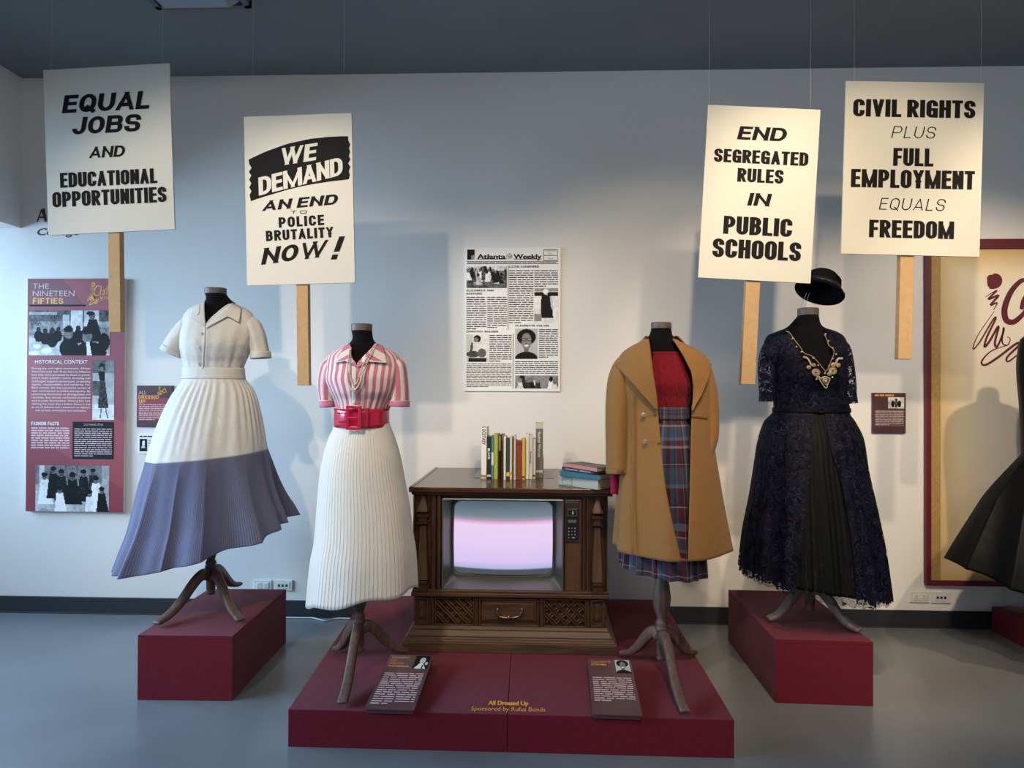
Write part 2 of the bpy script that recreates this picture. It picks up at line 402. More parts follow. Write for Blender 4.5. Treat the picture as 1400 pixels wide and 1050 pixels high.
nt = m_glass.node_tree; nt.nodes.remove(nt.nodes['Principled BSDF'])
tr = N(nt, 'ShaderNodeBsdfTransparent'); gl = N(nt, 'ShaderNodeBsdfGlossy'); gl.inputs['Roughness'].default_value = 0.02
mx = N(nt, 'ShaderNodeMixShader'); fr = N(nt, 'ShaderNodeFresnel'); fr.inputs[0].default_value = 1.3
nt.links.new(fr.outputs[0], mx.inputs[0]); nt.links.new(tr.outputs[0], mx.inputs[1]); nt.links.new(gl.outputs[0], mx.inputs[2])
nt.links.new(mx.outputs[0], nt.nodes['Material Output'].inputs[0])
ys = (-0.09, -1.47, -1.53, -2.97, -3.03, -4.47, -4.53, -5.97, -6.03, -7.47, -7.53, -8.87)
for i in range(0, 12, 2):
    box('pane', (XW-0.085, ys[i+1], 0.18), (XW-0.075, ys[i], SOF-0.06), m_glass, wn)
# the skirting, with the little cove at its foot
bb = G().box((XW, -0.012, 0.0), (XR, 0.0, 0.104)).box((XW, -0.022, 0.0), (XR, -0.012, 0.008))
st(bb.obj('baseboard_back', m_base, bevel=0.002))

# ceiling diffuser at the top of the frame
m_vent = mat('diffuser_grey', (0.10, 0.11, 0.125), 0.5); m_lens = mat('diffuser_lens', (0.30, 0.34, 0.42), 0.5, bump=0.4, bscale=120)
a = PZ(215, 12.5, CEIL-0.03); b = PZ(345, 11.5, CEIL-0.03)
ve = empty('ceiling_light_fitting', ((a.x+b.x)/2, a.y-0.5, CEIL), 'grey rectangular fitting on the dark ceiling, cut by the top edge', 'ceiling fitting')
g = G(); y0 = a.y-1.2; y1 = a.y
g.box((a.x, y1-0.03, CEIL-0.035), (b.x, y1, CEIL)).box((a.x, y0, CEIL-0.035), (b.x, y0+0.03, CEIL)).box((a.x, y0, CEIL-0.035), (a.x+0.03, y1, CEIL)).box((b.x-0.03, y0, CEIL-0.035), (b.x, y1, CEIL))
g.obj('frame', m_vent, ve)
xx0, xx1 = a.x+0.03, b.x-0.03
G().hexa([(xx0+.05, y0+.08, CEIL-0.07), (xx1-.05, y0+.08, CEIL-0.07), (xx1-.05, y1-.08, CEIL-0.07), (xx0+.05, y1-.08, CEIL-0.07)],
         [(xx0, y0+.03, CEIL-0.002), (xx1, y0+.03, CEIL-0.002), (xx1, y1-.03, CEIL-0.002), (xx0, y1-.03, CEIL-0.002)]).obj('lens', m_lens, ve)

# wall lettering behind the first placard
m_ink = mat('black_ink', (0.008, 0.008, 0.008), 0.7, spec=0.12)
m_plum = mat('dark_plum_ink', (0.05, 0.02, 0.03), 0.5)
wt = Board('wall_lettering', 'dark plum vinyl lettering on white wall, half hidden by the leftmost placard', 'lettering', P(90, 302, -0.001), 0.4, 0.2)
wt.text('A', 57, 294, 14, 18, m_plum, stem=0.0, bold=0.0)
x_, y_ = wt.L(60.5, 294); q_ = wt.L(61.5, 294)[0]-x_
mk('lettering', [(x_-2.5*q_, y_+9*q_, .0012), (x_+0.5*q_, y_+9*q_, .0012), (x_+4*q_, y_-9*q_, .0012), (x_+0.3*q_, y_-9*q_, .0012)], [(3, 2, 1, 0)], m_plum, wt.o, local=True)
wt.text('College', 80, 316.5, 58, 10, m_plum, shear=0.25, bold=0.012)

# ================================================================== RISERS
m_red = mat('maroon_carpet', (0.125, 0.0045, 0.016), 0.9, bump=0.5, bscale=500, var=0.12, vscale=60, sheen=0.08, spec=0.25)
m_redtop = m_red
PH = 0.151
# left riser (slightly turned)
def riser(name, quad, z1, label, th=0.018, back=0.0):
    q = [Vector((p.x, p.y, 0)) for p in quad]      # front-left, front-right, back-right, back-left
    c = sum(q, Vector())/4
    e = empty(name, (c.x, c.y, 0), label, 'riser', group='maroon display boxes')
    G().hexa([(p.x, p.y, 0.0) for p in q], [(p.x, p.y, z1-th) for p in q]).obj('body', m_red, e, bevel=0.002)
    G().hexa([(p.x, p.y, z1-th+0.0008) for p in q], [(p.x, p.y, z1) for p in q]).obj('top_panel', m_redtop, e, bevel=0.002)
    return e
ZL = 0.30
fl, frr = PZ(187.5, 957, 0), PZ(317.5, 958.5, 0)
br = PZ(391, 877.5, 0); bl = Vector((br.x-(frr.x-fl.x)*1.0, br.y-(frr.y-fl.y), 0)); br.y = min(br.y, -0.03); bl.y = min(bl.y, -0.03)
riser('riser_box', [fl, frr, br, bl], ZL, 'tall maroon carpeted box under the blue and white skirt')
fl, frr = PZ(1059.7, 961, 0), PZ(1194, 966, 0)
bl = PZ(995.5, 876, 0); dv = bl-fl; br = frr+dv
if bl.y > -0.03: bl.y = -0.03
if br.y > -0.03: br.y = -0.03
riser('riser_box', [fl, frr, br, bl], ZL-0.005, 'tall maroon carpeted box under the navy lace dress')
# low riser cut by the right edge of the picture
bl = PZ(1352, 860, 0); bl.y = min(bl.y, -0.04)
q = [Vector((bl.x, -1.6, 0)), Vector((bl.x+1.3, -1.6, 0)), Vector((bl.x+1.3, bl.y, 0)), bl]
riser('riser_box', q, 0.145, 'low maroon box cut off by the right edge, under the black gown')
# centre platform of two panels
fl, fr_, mf = PZ(393.5, 1021, 0), PZ(1004, 1037, 0), PZ(694, 1028.6, 0)
mf = fl.lerp(fr_, (mf.x-fl.x)/(fr_.x-fl.x))
bk = -0.03
BLx = fl.x-0.02; e1 = PZ(470.5, 857, PH); s_ = (e1.x-fl.x)/(e1.y-fl.y); BLx = fl.x+s_*(bk-fl.y)
e2 = PZ(952, 897.6, PH); s_ = (e2.x-fr_.x)/(e2.y-fr_.y); BRx = fr_.x+s_*(bk-fr_.y)
e3 = PZ(698.7, 895, PH); s_ = (e3.x-mf.x)/(e3.y-mf.y); BMx = mf.x+s_*(bk-mf.y)
pf = empty('display_platform', (mf.x, -0.9, 0), 'low wide maroon carpeted platform in the centre with yellow sponsor lettering', 'platform')
for (a, b, c, d) in ((fl, mf, Vector((BMx, bk, 0)), Vector((BLx, bk, 0))), (mf, fr_, Vector((BRx, bk, 0)), Vector((BMx, bk, 0)))):
    gap = 0.0012
    qq = [Vector(a), Vector(b), Vector(c), Vector(d)]
    if a is fl: qq[1].x -= gap; qq[2].x -= gap
    else: qq[0].x += gap; qq[3].x += gap
    G().hexa([(p.x, p.y, 0) for p in qq], [(p.x, p.y, PH) for p in qq]).obj('panel', m_red, pf, bevel=0.003)
m_yel = mat('yellow_vinyl', (0.85, 0.36, 0.03), 0.5); 
mwf = Matrix.Translation(PZ(695, 965, PH)) @ Matrix.Rotation(0.015, 4, 'Z')
pb = Board('x', None, None, None, 1, 1, mw=mwf); pb.o.name = 'lettering_holder'
def floor_text(body, pxc, pyc, pw, ph, **kw):
    c = PZ(pxc, pyc, PH+0.001); l = PZ(pxc-pw/2, pyc, PH+0.001); r_ = PZ(pxc+pw/2, pyc, PH+0.001); t = PZ(pxc, pyc-ph/2, PH+.001); b_ = PZ(pxc, pyc+ph/2, PH+.001)
    inv = mwf.inverted(); cl = inv @ c
    o = text(body, cl.x, cl.y, (r_-l).length, (t-b_).length, m_yel, pb.o, **kw); return o
t1 = floor_text('All Dressed Up', 695, 961, 55, 6.2, bold=0.02, stem=0.02)
t2 = floor_text('Sponsored by Rufus Bonds', 695, 969, 101, 6.0)
for t_ in (t1, t2):
    w_ = getmw(t_); t_.parent = pf; t_.location = (getmw(pf).inverted() @ w_).translation; t_.rotation_euler = (0, 0, 0.015)
D.objects.remove(pb.o)

# ================================================================== PLACARDS
m_card = mat('placard_card', (0.60, 0.58, 0.51), 0.7, bump=0.05, bscale=300)
m_stick = wood('pine_stick', (0.42, 0.26, 0.12), (0.50, 0.32, 0.155), 0.6, 0.75, 'Z', 0.03)
m_thread = mat('clear_thread', (0.7, 0.7, 0.7), 0.3)
def placard(TL, TR, BR, BL, Y, label, stick, threads=()):
    tl, tr_, br, bl = [P(*p, Y) for p in (TL, TR, BR, BL)]
    c = (tl+tr_+br+bl)/4; w_ = ((tr_-tl).length+(br-bl).length)/2; h_ = ((tl-bl).length+(tr_-br).length)/2
    v1 = (tr_-tl)+(br-bl); v2 = (tl-bl)+(tr_-br)
    roll = (math.atan2(v1.z, v1.x)+math.atan2(-v2.x, v2.z))/2
    B = Board('protest_placard', label, 'placard', c, w_, h_, roll, group='hanging protest placards')
    G().box((-w_/2, -h_/2, -0.010), (w_/2, h_/2, 0)).obj('card', m_card, B.o, local=True, bevel=0.0008)
    (sx0, sx1, sy1, sxb0, sxb1) = stick
    a = P(sx0, BL[1]-60, Y+0.012); b = P(sx1, BL[1]-60, Y+0.012); c_ = P(sxb0, sy1, Y+0.012); d = P(sxb1, sy1, Y+0.012)
    sw = (P(sxb1, sy1, Y+0.012)-c_).x; x_off = ((sx0+sx1)/2-(sxb0+sxb1)/2)/(sy1-BL[1])
    top = Vector(((c_.x+d.x)/2+x_off*(P(sx0, BL[1]-60, Y).z-c_.z)*1.0, 0, 0)).x
    zt = P(sx0, BL[1]-60, Y).z; y0 = Y+0.0105; y1 = y0+0.038
    cx = (c_.x+d.x)/2
    G().hexa([(cx-sw/2, y0, c_.z), (cx+sw/2, y0, c_.z), (cx+sw/2, y1, c_.z), (cx-sw/2, y1, c_.z)],
             [(top-sw/2, y0, zt), (top+sw/2, y0, zt), (top+sw/2, y1, zt), (top-sw/2, y1, zt)]).obj('stick', m_stick, B.o, bevel=0.002)
    for (tx, ty) in threads:
        p = P(tx, ty, Y-0.0); G().tube([p, (p.x, p.y, CEIL)], 0.00035, 4).obj('hanging_thread', m_thread, B.o)
    return B
B = placard((60, 97), (232, 85), (238, 313), (65, 322), -1.16, 'leftmost hanging placard reading EQUAL JOBS AND EDUCATIONAL OPPORTUNITIES', (146, 163, 454, 149, 165), [(70, 97), (222, 86)])
rr = 0
B.block('EQUAL', 146, 139.5, 119, 24, m_ink, cw=0.60, tx=0.25, ty=0.20, gap=0.09, slant=0.2, round_=0.95)
B.block('JOBS', 146, 170, 93, 23, m_ink, cw=0.60, tx=0.25, ty=0.20, gap=0.09, slant=0.2, round_=0.95)
B.block('AND', 147, 207.5, 48, 15, m_ink, cw=0.60, tx=0.22, ty=0.18, gap=0.09, slant=0.2, round_=0.95)
IMP = dict(bold=0.03, stem=0.055, spacing=1.12)
B.block('EDUCATIONAL', 148.5, 243.5, 133, 20, m_ink, cw=0.29, tx=0.225, ty=0.165)
B.block('OPPORTUNITIES', 149.5, 269.5, 156, 20.5, m_ink, cw=0.29, tx=0.225, ty=0.165)

B = placard((334, 160), (481, 154), (485, 386), (337, 391), -1.10, 'hanging placard reading WE DEMAND AN END TO POLICE BRUTALITY NOW', (404, 420, 527, 406.5, 422.5), [(345, 160), (470, 155)])
up_pts = []; r_ = random.Random(3)
n = 14
for i in range(n+1):
    t = i/n; up_pts.append((340+t*136, 218-32*(1-(1-t)**2.2)+0.5*r_.random()))
right = [(477+(-1)**k*1.0+r_.random()*1.5, 187+k*5.2) for k in range(1, 11)]
low = []
for i in range(n+1):
    t = i/n; low.append((477-t*134, 245+t*30-5*math.sin(t*math.pi)+0.5*r_.random()))
left = [(341.5+(-1)**k*1.6+r_.random()*1.5, 272-k*5.3) for k in range(1, 10)]
pts = up_pts+right+low+left
# the band follows a centre strip so it triangulates cleanly
q = [(*B.L(*p), 0.0008) for p in pts]
bm = bmesh.new(); vs = [bm.verts.new(p) for p in q]; f_ = bm.faces.new(vs); bmesh.ops.triangulate(bm, faces=[f_])
bm.normal_update()
vv = [tuple(v.co) for v in bm.verts]; bm.verts.index_update(); ff = [tuple(v.index for v in f.verts) for f in bm.faces]; bm.free()
mk('brushed_band', vv, ff, m_ink, B.o, local=True)
BR_ = dict(bold=0.03, stem=0.05, shear=0.25)
B.block('WE', 408.5, 211, 50, 23, m_card, cw=0.42, tx=0.22, ty=0.18, gap=0.05, slant=0.25, rot=0.12, z=0.0016)
o_ = B.block('DEMAND', 411, 241, 118, 24, m_card, cw=0.42, tx=0.22, ty=0.18, gap=0.03, slant=0.2, rot=0.21, z=0.0016)
B.block('AN END', 411, 277, 102, 13.5, m_ink, cw=0.6, tx=0.24, ty=0.2, gap=0.12, space=.3, slant=0.35, rot=0.06, round_=.9)
B.block('TO', 408.5, 290, 22, 4.2, m_ink, cw=1.6, tx=0.2, ty=0.2, gap=0.8)
B.block('POLICE', 412, 302.5, 62, 14, m_ink, cw=0.36, tx=0.23, ty=0.2, gap=0.14, rot=0.03)
B.block('BRUTALITY', 409.5, 320, 92, 14, m_ink, cw=0.34, tx=0.23, ty=0.2, gap=0.12, rot=0.03)
B.block('NOW', 403, 345, 88, 22, m_ink, cw=0.65, tx=0.26, ty=0.2, gap=0.12, slant=0.35, rot=0.10, round_=1)
B.block('!', 462, 339, 8, 31, m_ink, cw=.3, tx=.22, ty=.2, slant=0.4, rot=0.0)

B = placard((968, 142), (1120, 151), (1110, 388), (955, 379), -1.20, 'tilted hanging placard reading END SEGREGATED RULES IN PUBLIC SCHOOLS', (1020.5, 1039, 525.5, 1013, 1032.5), [(969.5, 142), (1108, 150)])
B.block('END', 1042.6, 183, 66, 18.5, m_ink, cw=0.60, tx=0.23, ty=0.19, gap=0.09, slant=0.2, round_=0.95)
B.block('SEGREGATED', 1040.5, 215, 129, 18.5, m_ink, cw=0.29, tx=0.225, ty=0.165)
B.block('RULES', 1039.6, 240.5, 63, 19, m_ink, cw=0.29, tx=0.225, ty=0.165)
B.block('IN', 1038.5, 273, 30, 17.5, m_ink, cw=0.60, tx=0.22, ty=0.18, gap=0.09, slant=0.2, round_=0.95)
B.block('PUBLIC', 1036, 309.5, 94, 25, m_ink, cw=0.29, tx=0.225, ty=0.165)
B.block('SCHOOLS', 1034.5, 341.5, 121, 26, m_ink, cw=0.29, tx=0.225, ty=0.165)
B = placard((1156, 110), (1345, 114), (1340, 352), (1151, 346), -1.06, 'rightmost hanging placard reading CIVIL RIGHTS PLUS FULL EMPLOYMENT EQUALS FREEDOM', (1231, 1250, 491, 1228, 1246.5), [(1168, 110.5), (1341.5, 114)])
B.block('CIVIL RIGHTS', 1249.6, 148.5, 167, 24.5, m_ink, cw=0.29, tx=0.225, ty=0.165)
B.block('PLUS', 1249.6, 181, 59, 16.5, m_ink, cw=0.5, tx=0.075, ty=0.075, gap=0.17, slant=0.2, round_=0.9)
B.block('FULL', 1248.6, 215, 55, 25, m_ink, cw=0.29, tx=0.225, ty=0.165)
B.block('EMPLOYMENT', 1247.6, 245, 169, 25.5, m_ink, cw=0.29, tx=0.225, ty=0.165)
B.block('EQUALS', 1247.6, 279.5, 89, 16.5, m_ink, cw=0.5, tx=0.075, ty=0.075, gap=0.17, slant=0.2, round_=0.9)
B.block('FREEDOM', 1246, 313.6, 116, 24.5, m_ink, cw=0.29, tx=0.225, ty=0.165)

# ================================================================== WALL GRAPHICS
m_bred = mat('banner_red', (0.26, 0.035, 0.05), 0.5); m_bred2 = mat('banner_red_light', (0.33, 0.055, 0.07), 0.5); m_bdark = mat('banner_plum', (0.14, 0.035, 0.055), 0.5)
m_edge = mat('white_board_edge', (0.72, 0.72, 0.72), 0.6); m_white = mat('white_print', (0.86, 0.86, 0.85), 0.5)
m_pale = mat('pale_pink_print', (0.72, 0.50, 0.50), 0.5); m_gold = mat('gold_print', (0.85, 0.40, 0.08), 0.5); m_char = mat('charcoal_print', (0.018, 0.018, 0.024), 0.7, spec=0.15)
m_brown = mat('plaque_brown', (0.085, 0.035, 0.038), 0.4)
def swirl(B, pts, w, m, z=0.0015, frac=False, name='scribble_figure', ends=0.25):
    """brush line with a swelling width through smooth control points (pixels)"""
    g = G()
    for stroke, ww in zip(pts, w if isinstance(w, (list, tuple)) else [w]*len(pts)):
        P_ = [Vector((*(B.FR(*p) if frac else B.L(*p)), z)) for p in stroke]
        S = []
        for i in range(len(P_)-1):
            p0 = P_[max(i-1, 0)]; p1 = P_[i]; p2 = P_[i+1]; p3 = P_[min(i+2, len(P_)-1)]
            for k in range(6):
                t = k/6; S.append(0.5*((2*p1)+(p2-p0)*t+(2*p0-5*p1+4*p2-p3)*t*t+(3*p1-p0-3*p2+p3)*t**3))
        S.append(P_[-1]); V = []; n = len(S)
        for i, p in enumerate(S):
            d = (S[min(i+1, n-1)]-S[max(i-1, 0)]).normalized(); nn = Vector((-d.y, d.x, 0)); t = i/(n-1)
            hw = ww*0.5*(ends+(1-ends)*math.sin(math.pi*t)); V += [p+nn*hw, p-nn*hw]
        g.add(V, [(2*i, 2*i+1, 2*i+3, 2*i+2) for i in range(n-1)])
    return g.obj(name, m, B.o, local=True)
def dress_logo(B, x, y, s, m, wu):
    """scribbled dress figure: head, bodice zigzag, skirt loops, flourish; x,y top-left px, s scale (px units of the big mural)"""
    q = lambda L: [(x+a*s, y+b*s) for a, b in L]
    st = [q([(27, 4), (33, 1), (38, 5), (37, 12), (31, 16), (25, 17)]), q([(31, 12), (33, 6)]),
          q([(20, 30), (36, 21), (24, 33), (38, 28), (27, 41), (36, 38), (31, 48)]),
          q([(32, 50), (10, 82), (3, 101), (12, 92), (30, 62), (34, 60), (22, 85), (19, 98), (26, 90), (38, 70), (33, 92), (36, 98), (44, 80), (45, 72), (43, 92), (50, 96), (54, 88), (50, 84)]),
          q([(50, 96), (28, 104), (15, 118), (20, 123), (38, 112), (62, 94), (66, 96), (50, 112), (52, 118), (72, 104), (100, 96)])]
    swirl(B, st, [9*wu, 8*wu, 3*wu, 3*wu, 3.2*wu], m, name='scribble_figure')
px1 = (P(701, 400, 0)-P(700, 400, 0)).x
# tall history banner
BAN_Y = -0.03
tl, br = P(38.5, 381, BAN_Y), P(168, 700.5, BAN_Y)
tl2 = P(37, 700.5, BAN_Y)
c = (tl+br)/2; B = Board('history_banner', 'tall maroon history panel with four photographs on the left wall', 'wall panel', c, br.x-tl.x+0.005, tl.z-br.z)
G().box((-B.w/2, -B.h/2, -0.028), (B.w/2, B.h/2, -0.001)).obj('board', m_edge, B.o, local=True)
B.rect(0, 0, 1, 1, m_bred, 'face_print', -0.001, 0.0, frac=True)
B.poly([(0.36, 0), (1, 0), (1, 0.134), (0.62, 0.134)], m_bred2, 'diagonal_band', 0.0006, frac=True)
B.poly([(0.0, 0.0), (0.36, 0.0), (0.57, 0.115), (0.0, 0.115)], mat('banner_wine', (0.19, 0.035, 0.05), 0.5), 'diagonal_band', 0.0005, frac=True)
B.poly([(0, 0.33), (1, 0.62), (1, 0.90), (0, 0.66)], m_bred2, 'diagonal_band', 0.0005, frac=True)
B.rect(0.02, 0.112, 0.60, 0.119, m_char, 'rule', frac=True)
B.text('THE', 56, 391, 22, 7.5, m_pale, bold=-0.005, z=0.0015); B.text('NINETEEN', 73.5, 401, 57, 7.8, m_pale, bold=-0.005, z=0.0015)
B.block('FIFTIES', 66, 411.5, 42, 7.8, m_gold, cw=.5, tx=.22, ty=.19, gap=.13, z=0.0015)
dress_logo(B, 119, 387, 0.24, m_gold, px1*0.5)
swirl(B, [[(138, 392), (133, 391), (129, 398), (131, 404), (136, 403)], [(139, 391), (137, 403)], [(140, 398), (143, 397), (142, 403), (139, 402)], [(148, 390), (146, 403)], [(144, 395), (152, 394)], [(155, 390), (152, 403)], [(153, 398), (157, 397), (156, 403)]], px1*1.7, m_gold, name='script_lettering', ends=0.5)
B.text('STORIES', 151, 407.5, 28, 3.6, m_gold, bold=0.02, z=0.0015)
# lunch counter photo
fig = [('r', 0, 0, 1, 0.25, 0.25), ('r', 0.0, 0.04, 0.35, 0.1, 0.55), ('r', 0.52, 0.0, 0.66, 0.5, 0.75), ('r', 0.68, 0.0, 0.86, 0.42, 0.68), ('r', 0.42, 0.1, 0.5, 0.4, 0.6), ('r', 0, 0.62, 0.42, 1, 0.55)]
for (x, y, s) in [(0.12, 0.42, 0.6), (0.2, 0.46, 0.65), (0.29, 0.45, 0.8), (0.36, 0.42, 0.6), (0.5, 0.4, 0.8), (0.61, 0.4, 0.7), (0.7, 0.42, 0.75)]:
    fig += [('e', x, y+0.25*s, 0.09*s, 0.22*s, 0.08), ('e', x, y, 0.045*s, 0.09*s, 0.15)]
fig += [('e', 0.1, 0.8, 0.05, 0.05, 0.85), ('e', 0.22, 0.9, 0.07, 0.06, 0.8), ('e', 0.06, 0.95, 0.07, 0.05, 0.75), ('t', 0.79, 0.05, 0.2, 0.79, 0.13, 0.7, 0.12), ('e', 0.78, 0.12, 0.04, 0.09, 0.25), ('e', 0.76, 0.06, 0.05, 0.05, 0.04),
        ('e', 0.49, 0.52, 0.055, 0.12, 0.30), ('e', 0.49, 0.42, 0.06, 0.07, 0.04), ('e', 0.5, 0.85, 0.12, 0.22, 0.06), ('e', 0.72, 0.58, 0.06, 0.15, 0.28), ('e', 0.72, 0.46, 0.065, 0.08, 0.03), ('e', 0.76, 0.95, 0.2, 0.25, 0.07), ('t', 0.73, 0.02, 0.7, 0.75, 0.03, 1, 0.7), ('e', 0.93, 0.7, 0.07, 0.2, 0.1)]
B.photo(40, 424.5, 150, 486, fig, 110, 62, (0.3, 0.5), 2, 0.3)
B.text('HISTORICAL CONTEXT', 84, 494.5, 72, 5.2, m_white, bold=0.005, z=0.0015)
body = ['During the civil rights movement, African', 'Americans used their finest attire to influence', 'how they were perceived by those in power', 'and to resist systemic racism. Dressing well', 'challenged negative stereotypes, projecting', 'dignity, respectability, and solidarity. For', 'Black women, this was a powerful symbol of', 'their commitment to justice and equality. By', 'presenting themselves as distinguished and', 'reputable, they directly confronted prejudices', 'used to justify discrimination. Wearing their best', 'clothing was more than a fashion choice; it was', "an act of defiance and a testament to dignity's", 'role as both nomination and resistance.']
for i, l in enumerate(body): B.text(l, 83.5, 503.5+i*4.42, 80 if i < 13 else 70, 2.7, m_white, z=0.0015, name='body_text')
st1 = [('r', 0, 0, 1, 0.22, 0.25), ('r', 0.6, 0.0, 1, 0.3, 0.35), ('r', 0, 0.22, 1, 0.75, 0.5), ('r', 0, 0.35, 0.5, 0.6, 0.22), ('r', 0, 0.75, 1, 1, 0.7), ('e', 0.42, 0.12, 0.13, 0.07, 0.05), ('e', 0.42, 0.15, 0.09, 0.04, 0.3), ('t', 0.42, 0.16, 0.2, 0.45, 0.12, 0.36, 0.12), ('t', 0.45, 0.12, 0.34, 0.5, 0.24, 0.8, 0.17), ('t', 0.42, 0.03, 0.8, 0.36, 0.03, 0.97, 0.25), ('t', 0.6, 0.03, 0.8, 0.72, 0.04, 0.98, 0.25)]
B.photo(127, 492, 156, 574, st1, 30, 82, (0.5, 0.6), 3, 0.25)
B.text('FASHION FACTS', 62, 579, 38, 4.6, m_white, bold=0.03, z=0.0015)
B.lines(43, 583.5, 95, 614, 9, m_pale, 5, last=1, name='body_text')
B.rect(99.5, 576.5, 155.5, 628, m_char, 'fact_box'); B.text('CLOTHING STYLE', 128, 580.5, 26, 2.6, m_pale, z=0.0018)
B.lines(102, 585, 153, 625, 14, m_pale, 6, z=0.0018, fill=0.4)
gp = [('r', 0, 0, 1, 0.4, 0.3), ('r', 0.05, 0, 0.12, 0.5, 0.6), ('r', 0.9, 0, 1, 0.6, 0.45)]
for (x, y, dc, s) in [(0.12, 0.25, 0.8, 1), (0.24, 0.12, 0.1, 1), (0.35, 0.18, 0.12, 1), (0.5, 0.25, 0.04, 1.1), (0.65, 0.18, 0.12, 1), (0.78, 0.15, 0.15, 0.9), (0.82, 0.32, 0.8, 1), (0.33, 0.55, 0.85, 0.9), (0.74, 0.62, 0.75, 0.9), (0.9, 0.55, 0.08, 0.9)]:
    gp += [('t', x, 0.05*s, y+0.05, x+0.02, 0.11*s, y+0.6, dc), ('e', x, y, 0.035*s, 0.07*s, 0.25), ('e', x, y-0.05, 0.04*s, 0.05*s, 0.03)]
B.photo(49, 636, 149, 700, gp, 100, 64, (0.4, 0.5), 4, 0.3)

# small plaques beside it
def plaque(x0, y0, x1, y1, label, m, th=0.014, name='wall_plaque', r=None):
    a, b = P(x0, y0, -th), P(x1, y1, -th); B = Board(name, label, 'plaque', (a+b)/2, b.x-a.x, a.z-b.z)
    G().box((-B.w/2, -B.h/2, -th+0.001), (B.w/2, B.h/2, 0)).obj('board', m, B.o, local=True, bevel=0.002); return B
B = plaque(187, 527, 236, 584, 'small dark red plaque with gold heading beside the white skirt', m_brown)
B.rect(188, 544, 235, 575, m_bred, 'red_glow_print', 0.0004, 0.0008)
B.text('ALL', 195, 536.5, 10, 5, m_pale, z=0.0015); B.text('DRESSED', 203.5, 543, 28, 5, m_gold, bold=0.03, z=0.0015); B.text('UP', 194.5, 549, 9, 5, m_gold, bold=0.03, z=0.0015)
dress_logo(B, 215, 529, 0.09, m_gold, px1*0.3)
swirl(B, [[(218, 530), (221, 536), (225, 531), (228, 537)], [(216, 537), (220, 535), (226, 537)]], px1*1.0, m_gold, name='script_lettering', ends=0.6)
B.lines(190, 552, 233, 575, 9, m_pale, 8, fill=0.4)
B = plaque(188.5, 593, 226, 621, 'small white captioned card below the dark red plaque', m_white, 0.008, 'wall_card')
B.lines(191, 595.5, 217, 598, 1, m_char, 3, last=1, fill=0.7)
B.photo(191, 600, 201, 617, [('r', 0, 0, 1, 1, 0.03), ('e', 0.55, 0.35, 0.2, 0.22, 0.75), ('t', 0.5, 0.2, 0.55, 0.5, 0.3, 0.75, 0.6)], 14, 24, seed=5)
B.lines(203, 601, 224, 619, 8, m_char, 9, fill=0.3)
B = plaque(1192.5, 537, 1238.5, 592.5, 'small dark brown plaque on wall right of the navy dress', m_brown)
B.lines(1196, 539, 1222, 542, 1, m_gold, 3, last=1, fill=0.8)
B.photo(1214, 543, 1236, 558.5, [('r', 0, 0, 1, 0.3, 0.7), ('e', 0.3, 0.6, 0.1, 0.3, 0.1), ('e', 0.5, 0.5, 0.1, 0.4, 0.2), ('e', 0.7, 0.6, 0.12, 0.3, 0.1)], 26, 20, (0.75, 0.6), 8, 0.4, tint=(1, .95, .8))
B.rect(1196, 560, 1236, 583, mat('plaque_grey', (0.14, 0.09, 0.09), 0.5), 'text_box', 0.0004, 0.0008)
B.lines(1197, 561, 1235, 582, 9, m_pale, 10, fill=0.35, z=0.0015)

# newspaper board
B = plaque(636, 338.5, 766, 535.5, 'white newspaper page board with black print above the television', m_white, 0.012, 'newspaper_board')
def bx_(x, y): return 620+x/4.565, 320+y/4.565
def NT(s, x0, x1, y0, y1, **kw): a = bx_((x0+x1)/2, (y0+y1)/2); B.text(s, a[0], a[1], (x1-x0)/4.565, (y1-y0)/4.565, m_ink, **kw)
def NL(x0, y0, x1, y1, n, seed, **kw): B.lines(*bx_(x0, y0), *bx_(x1, y1), n, m_char, seed, fill=0.42, **kw)
def NP(x0, y0, x1, y1, pr, bg=(0.5, 0.5), seed=1, noise=0.3): B.photo(*bx_(x0, y0), *bx_(x1, y1), pr, int((x1-x0)/4), int((y1-y0)/4), bg, seed, noise)
def NR(x0, y0, x1, y1): B.rect(*bx_(x0, y0), *bx_(x1, y1), m_char, 'rule', 0.0003, 0.001)
NP(86, 97, 132, 160, [('r', 0, 0, 1, 1, 0.03), ('e', 0.8, 0.8, 0.3, 0.25, 0.4)])
NT('Atlanta', 147, 325, 123, 156, bold=0.02, stem=0.03); NT('Weekly', 374, 550, 123, 156, bold=0.02, stem=0.03)
for x0, x1 in ((147, 330), (374, 550)): NR(x0, 155, x1, 158)
a = bx_(348, 139); lx, ly = B.L(*a); G().lathe((lx, ly, 0.0004), [(0.020, 0), (0.020, 0.0006)], 20).obj('globe_emblem', mat('globe_grey', (0.35, 0.35, 0.35), 0.5), B.o, local=True)
swirl(B, [[(693, 345), (696, 349), (700, 347)], [(692, 352), (697, 353), (699, 356)], [(696, 343), (694, 350), (697, 357)]], px1*0.8, m_white, z=0.0014, name='globe_lines')
for y in (96, 132, 164): NR(562, y, 650, y+3)
NR(562, 96, 565, 166); NR(647, 96, 650, 166)
NT('A DARKENING', 570, 640, 101, 108); NT('WITH A', 588, 620, 118, 126); NT('LEGACY', 588, 628, 148, 156)
NR(82, 170, 655, 172); NR(82, 184, 655, 186); NL(86, 174, 640, 183, 1, 30, last=1)
cr = [('r', 0, 0, 1, 1, 0.25), ('r', 0, 0, 1, 0.2, 0.6), ('r', .4, 0, .5, .4, .1)]
rc = random.Random(4)
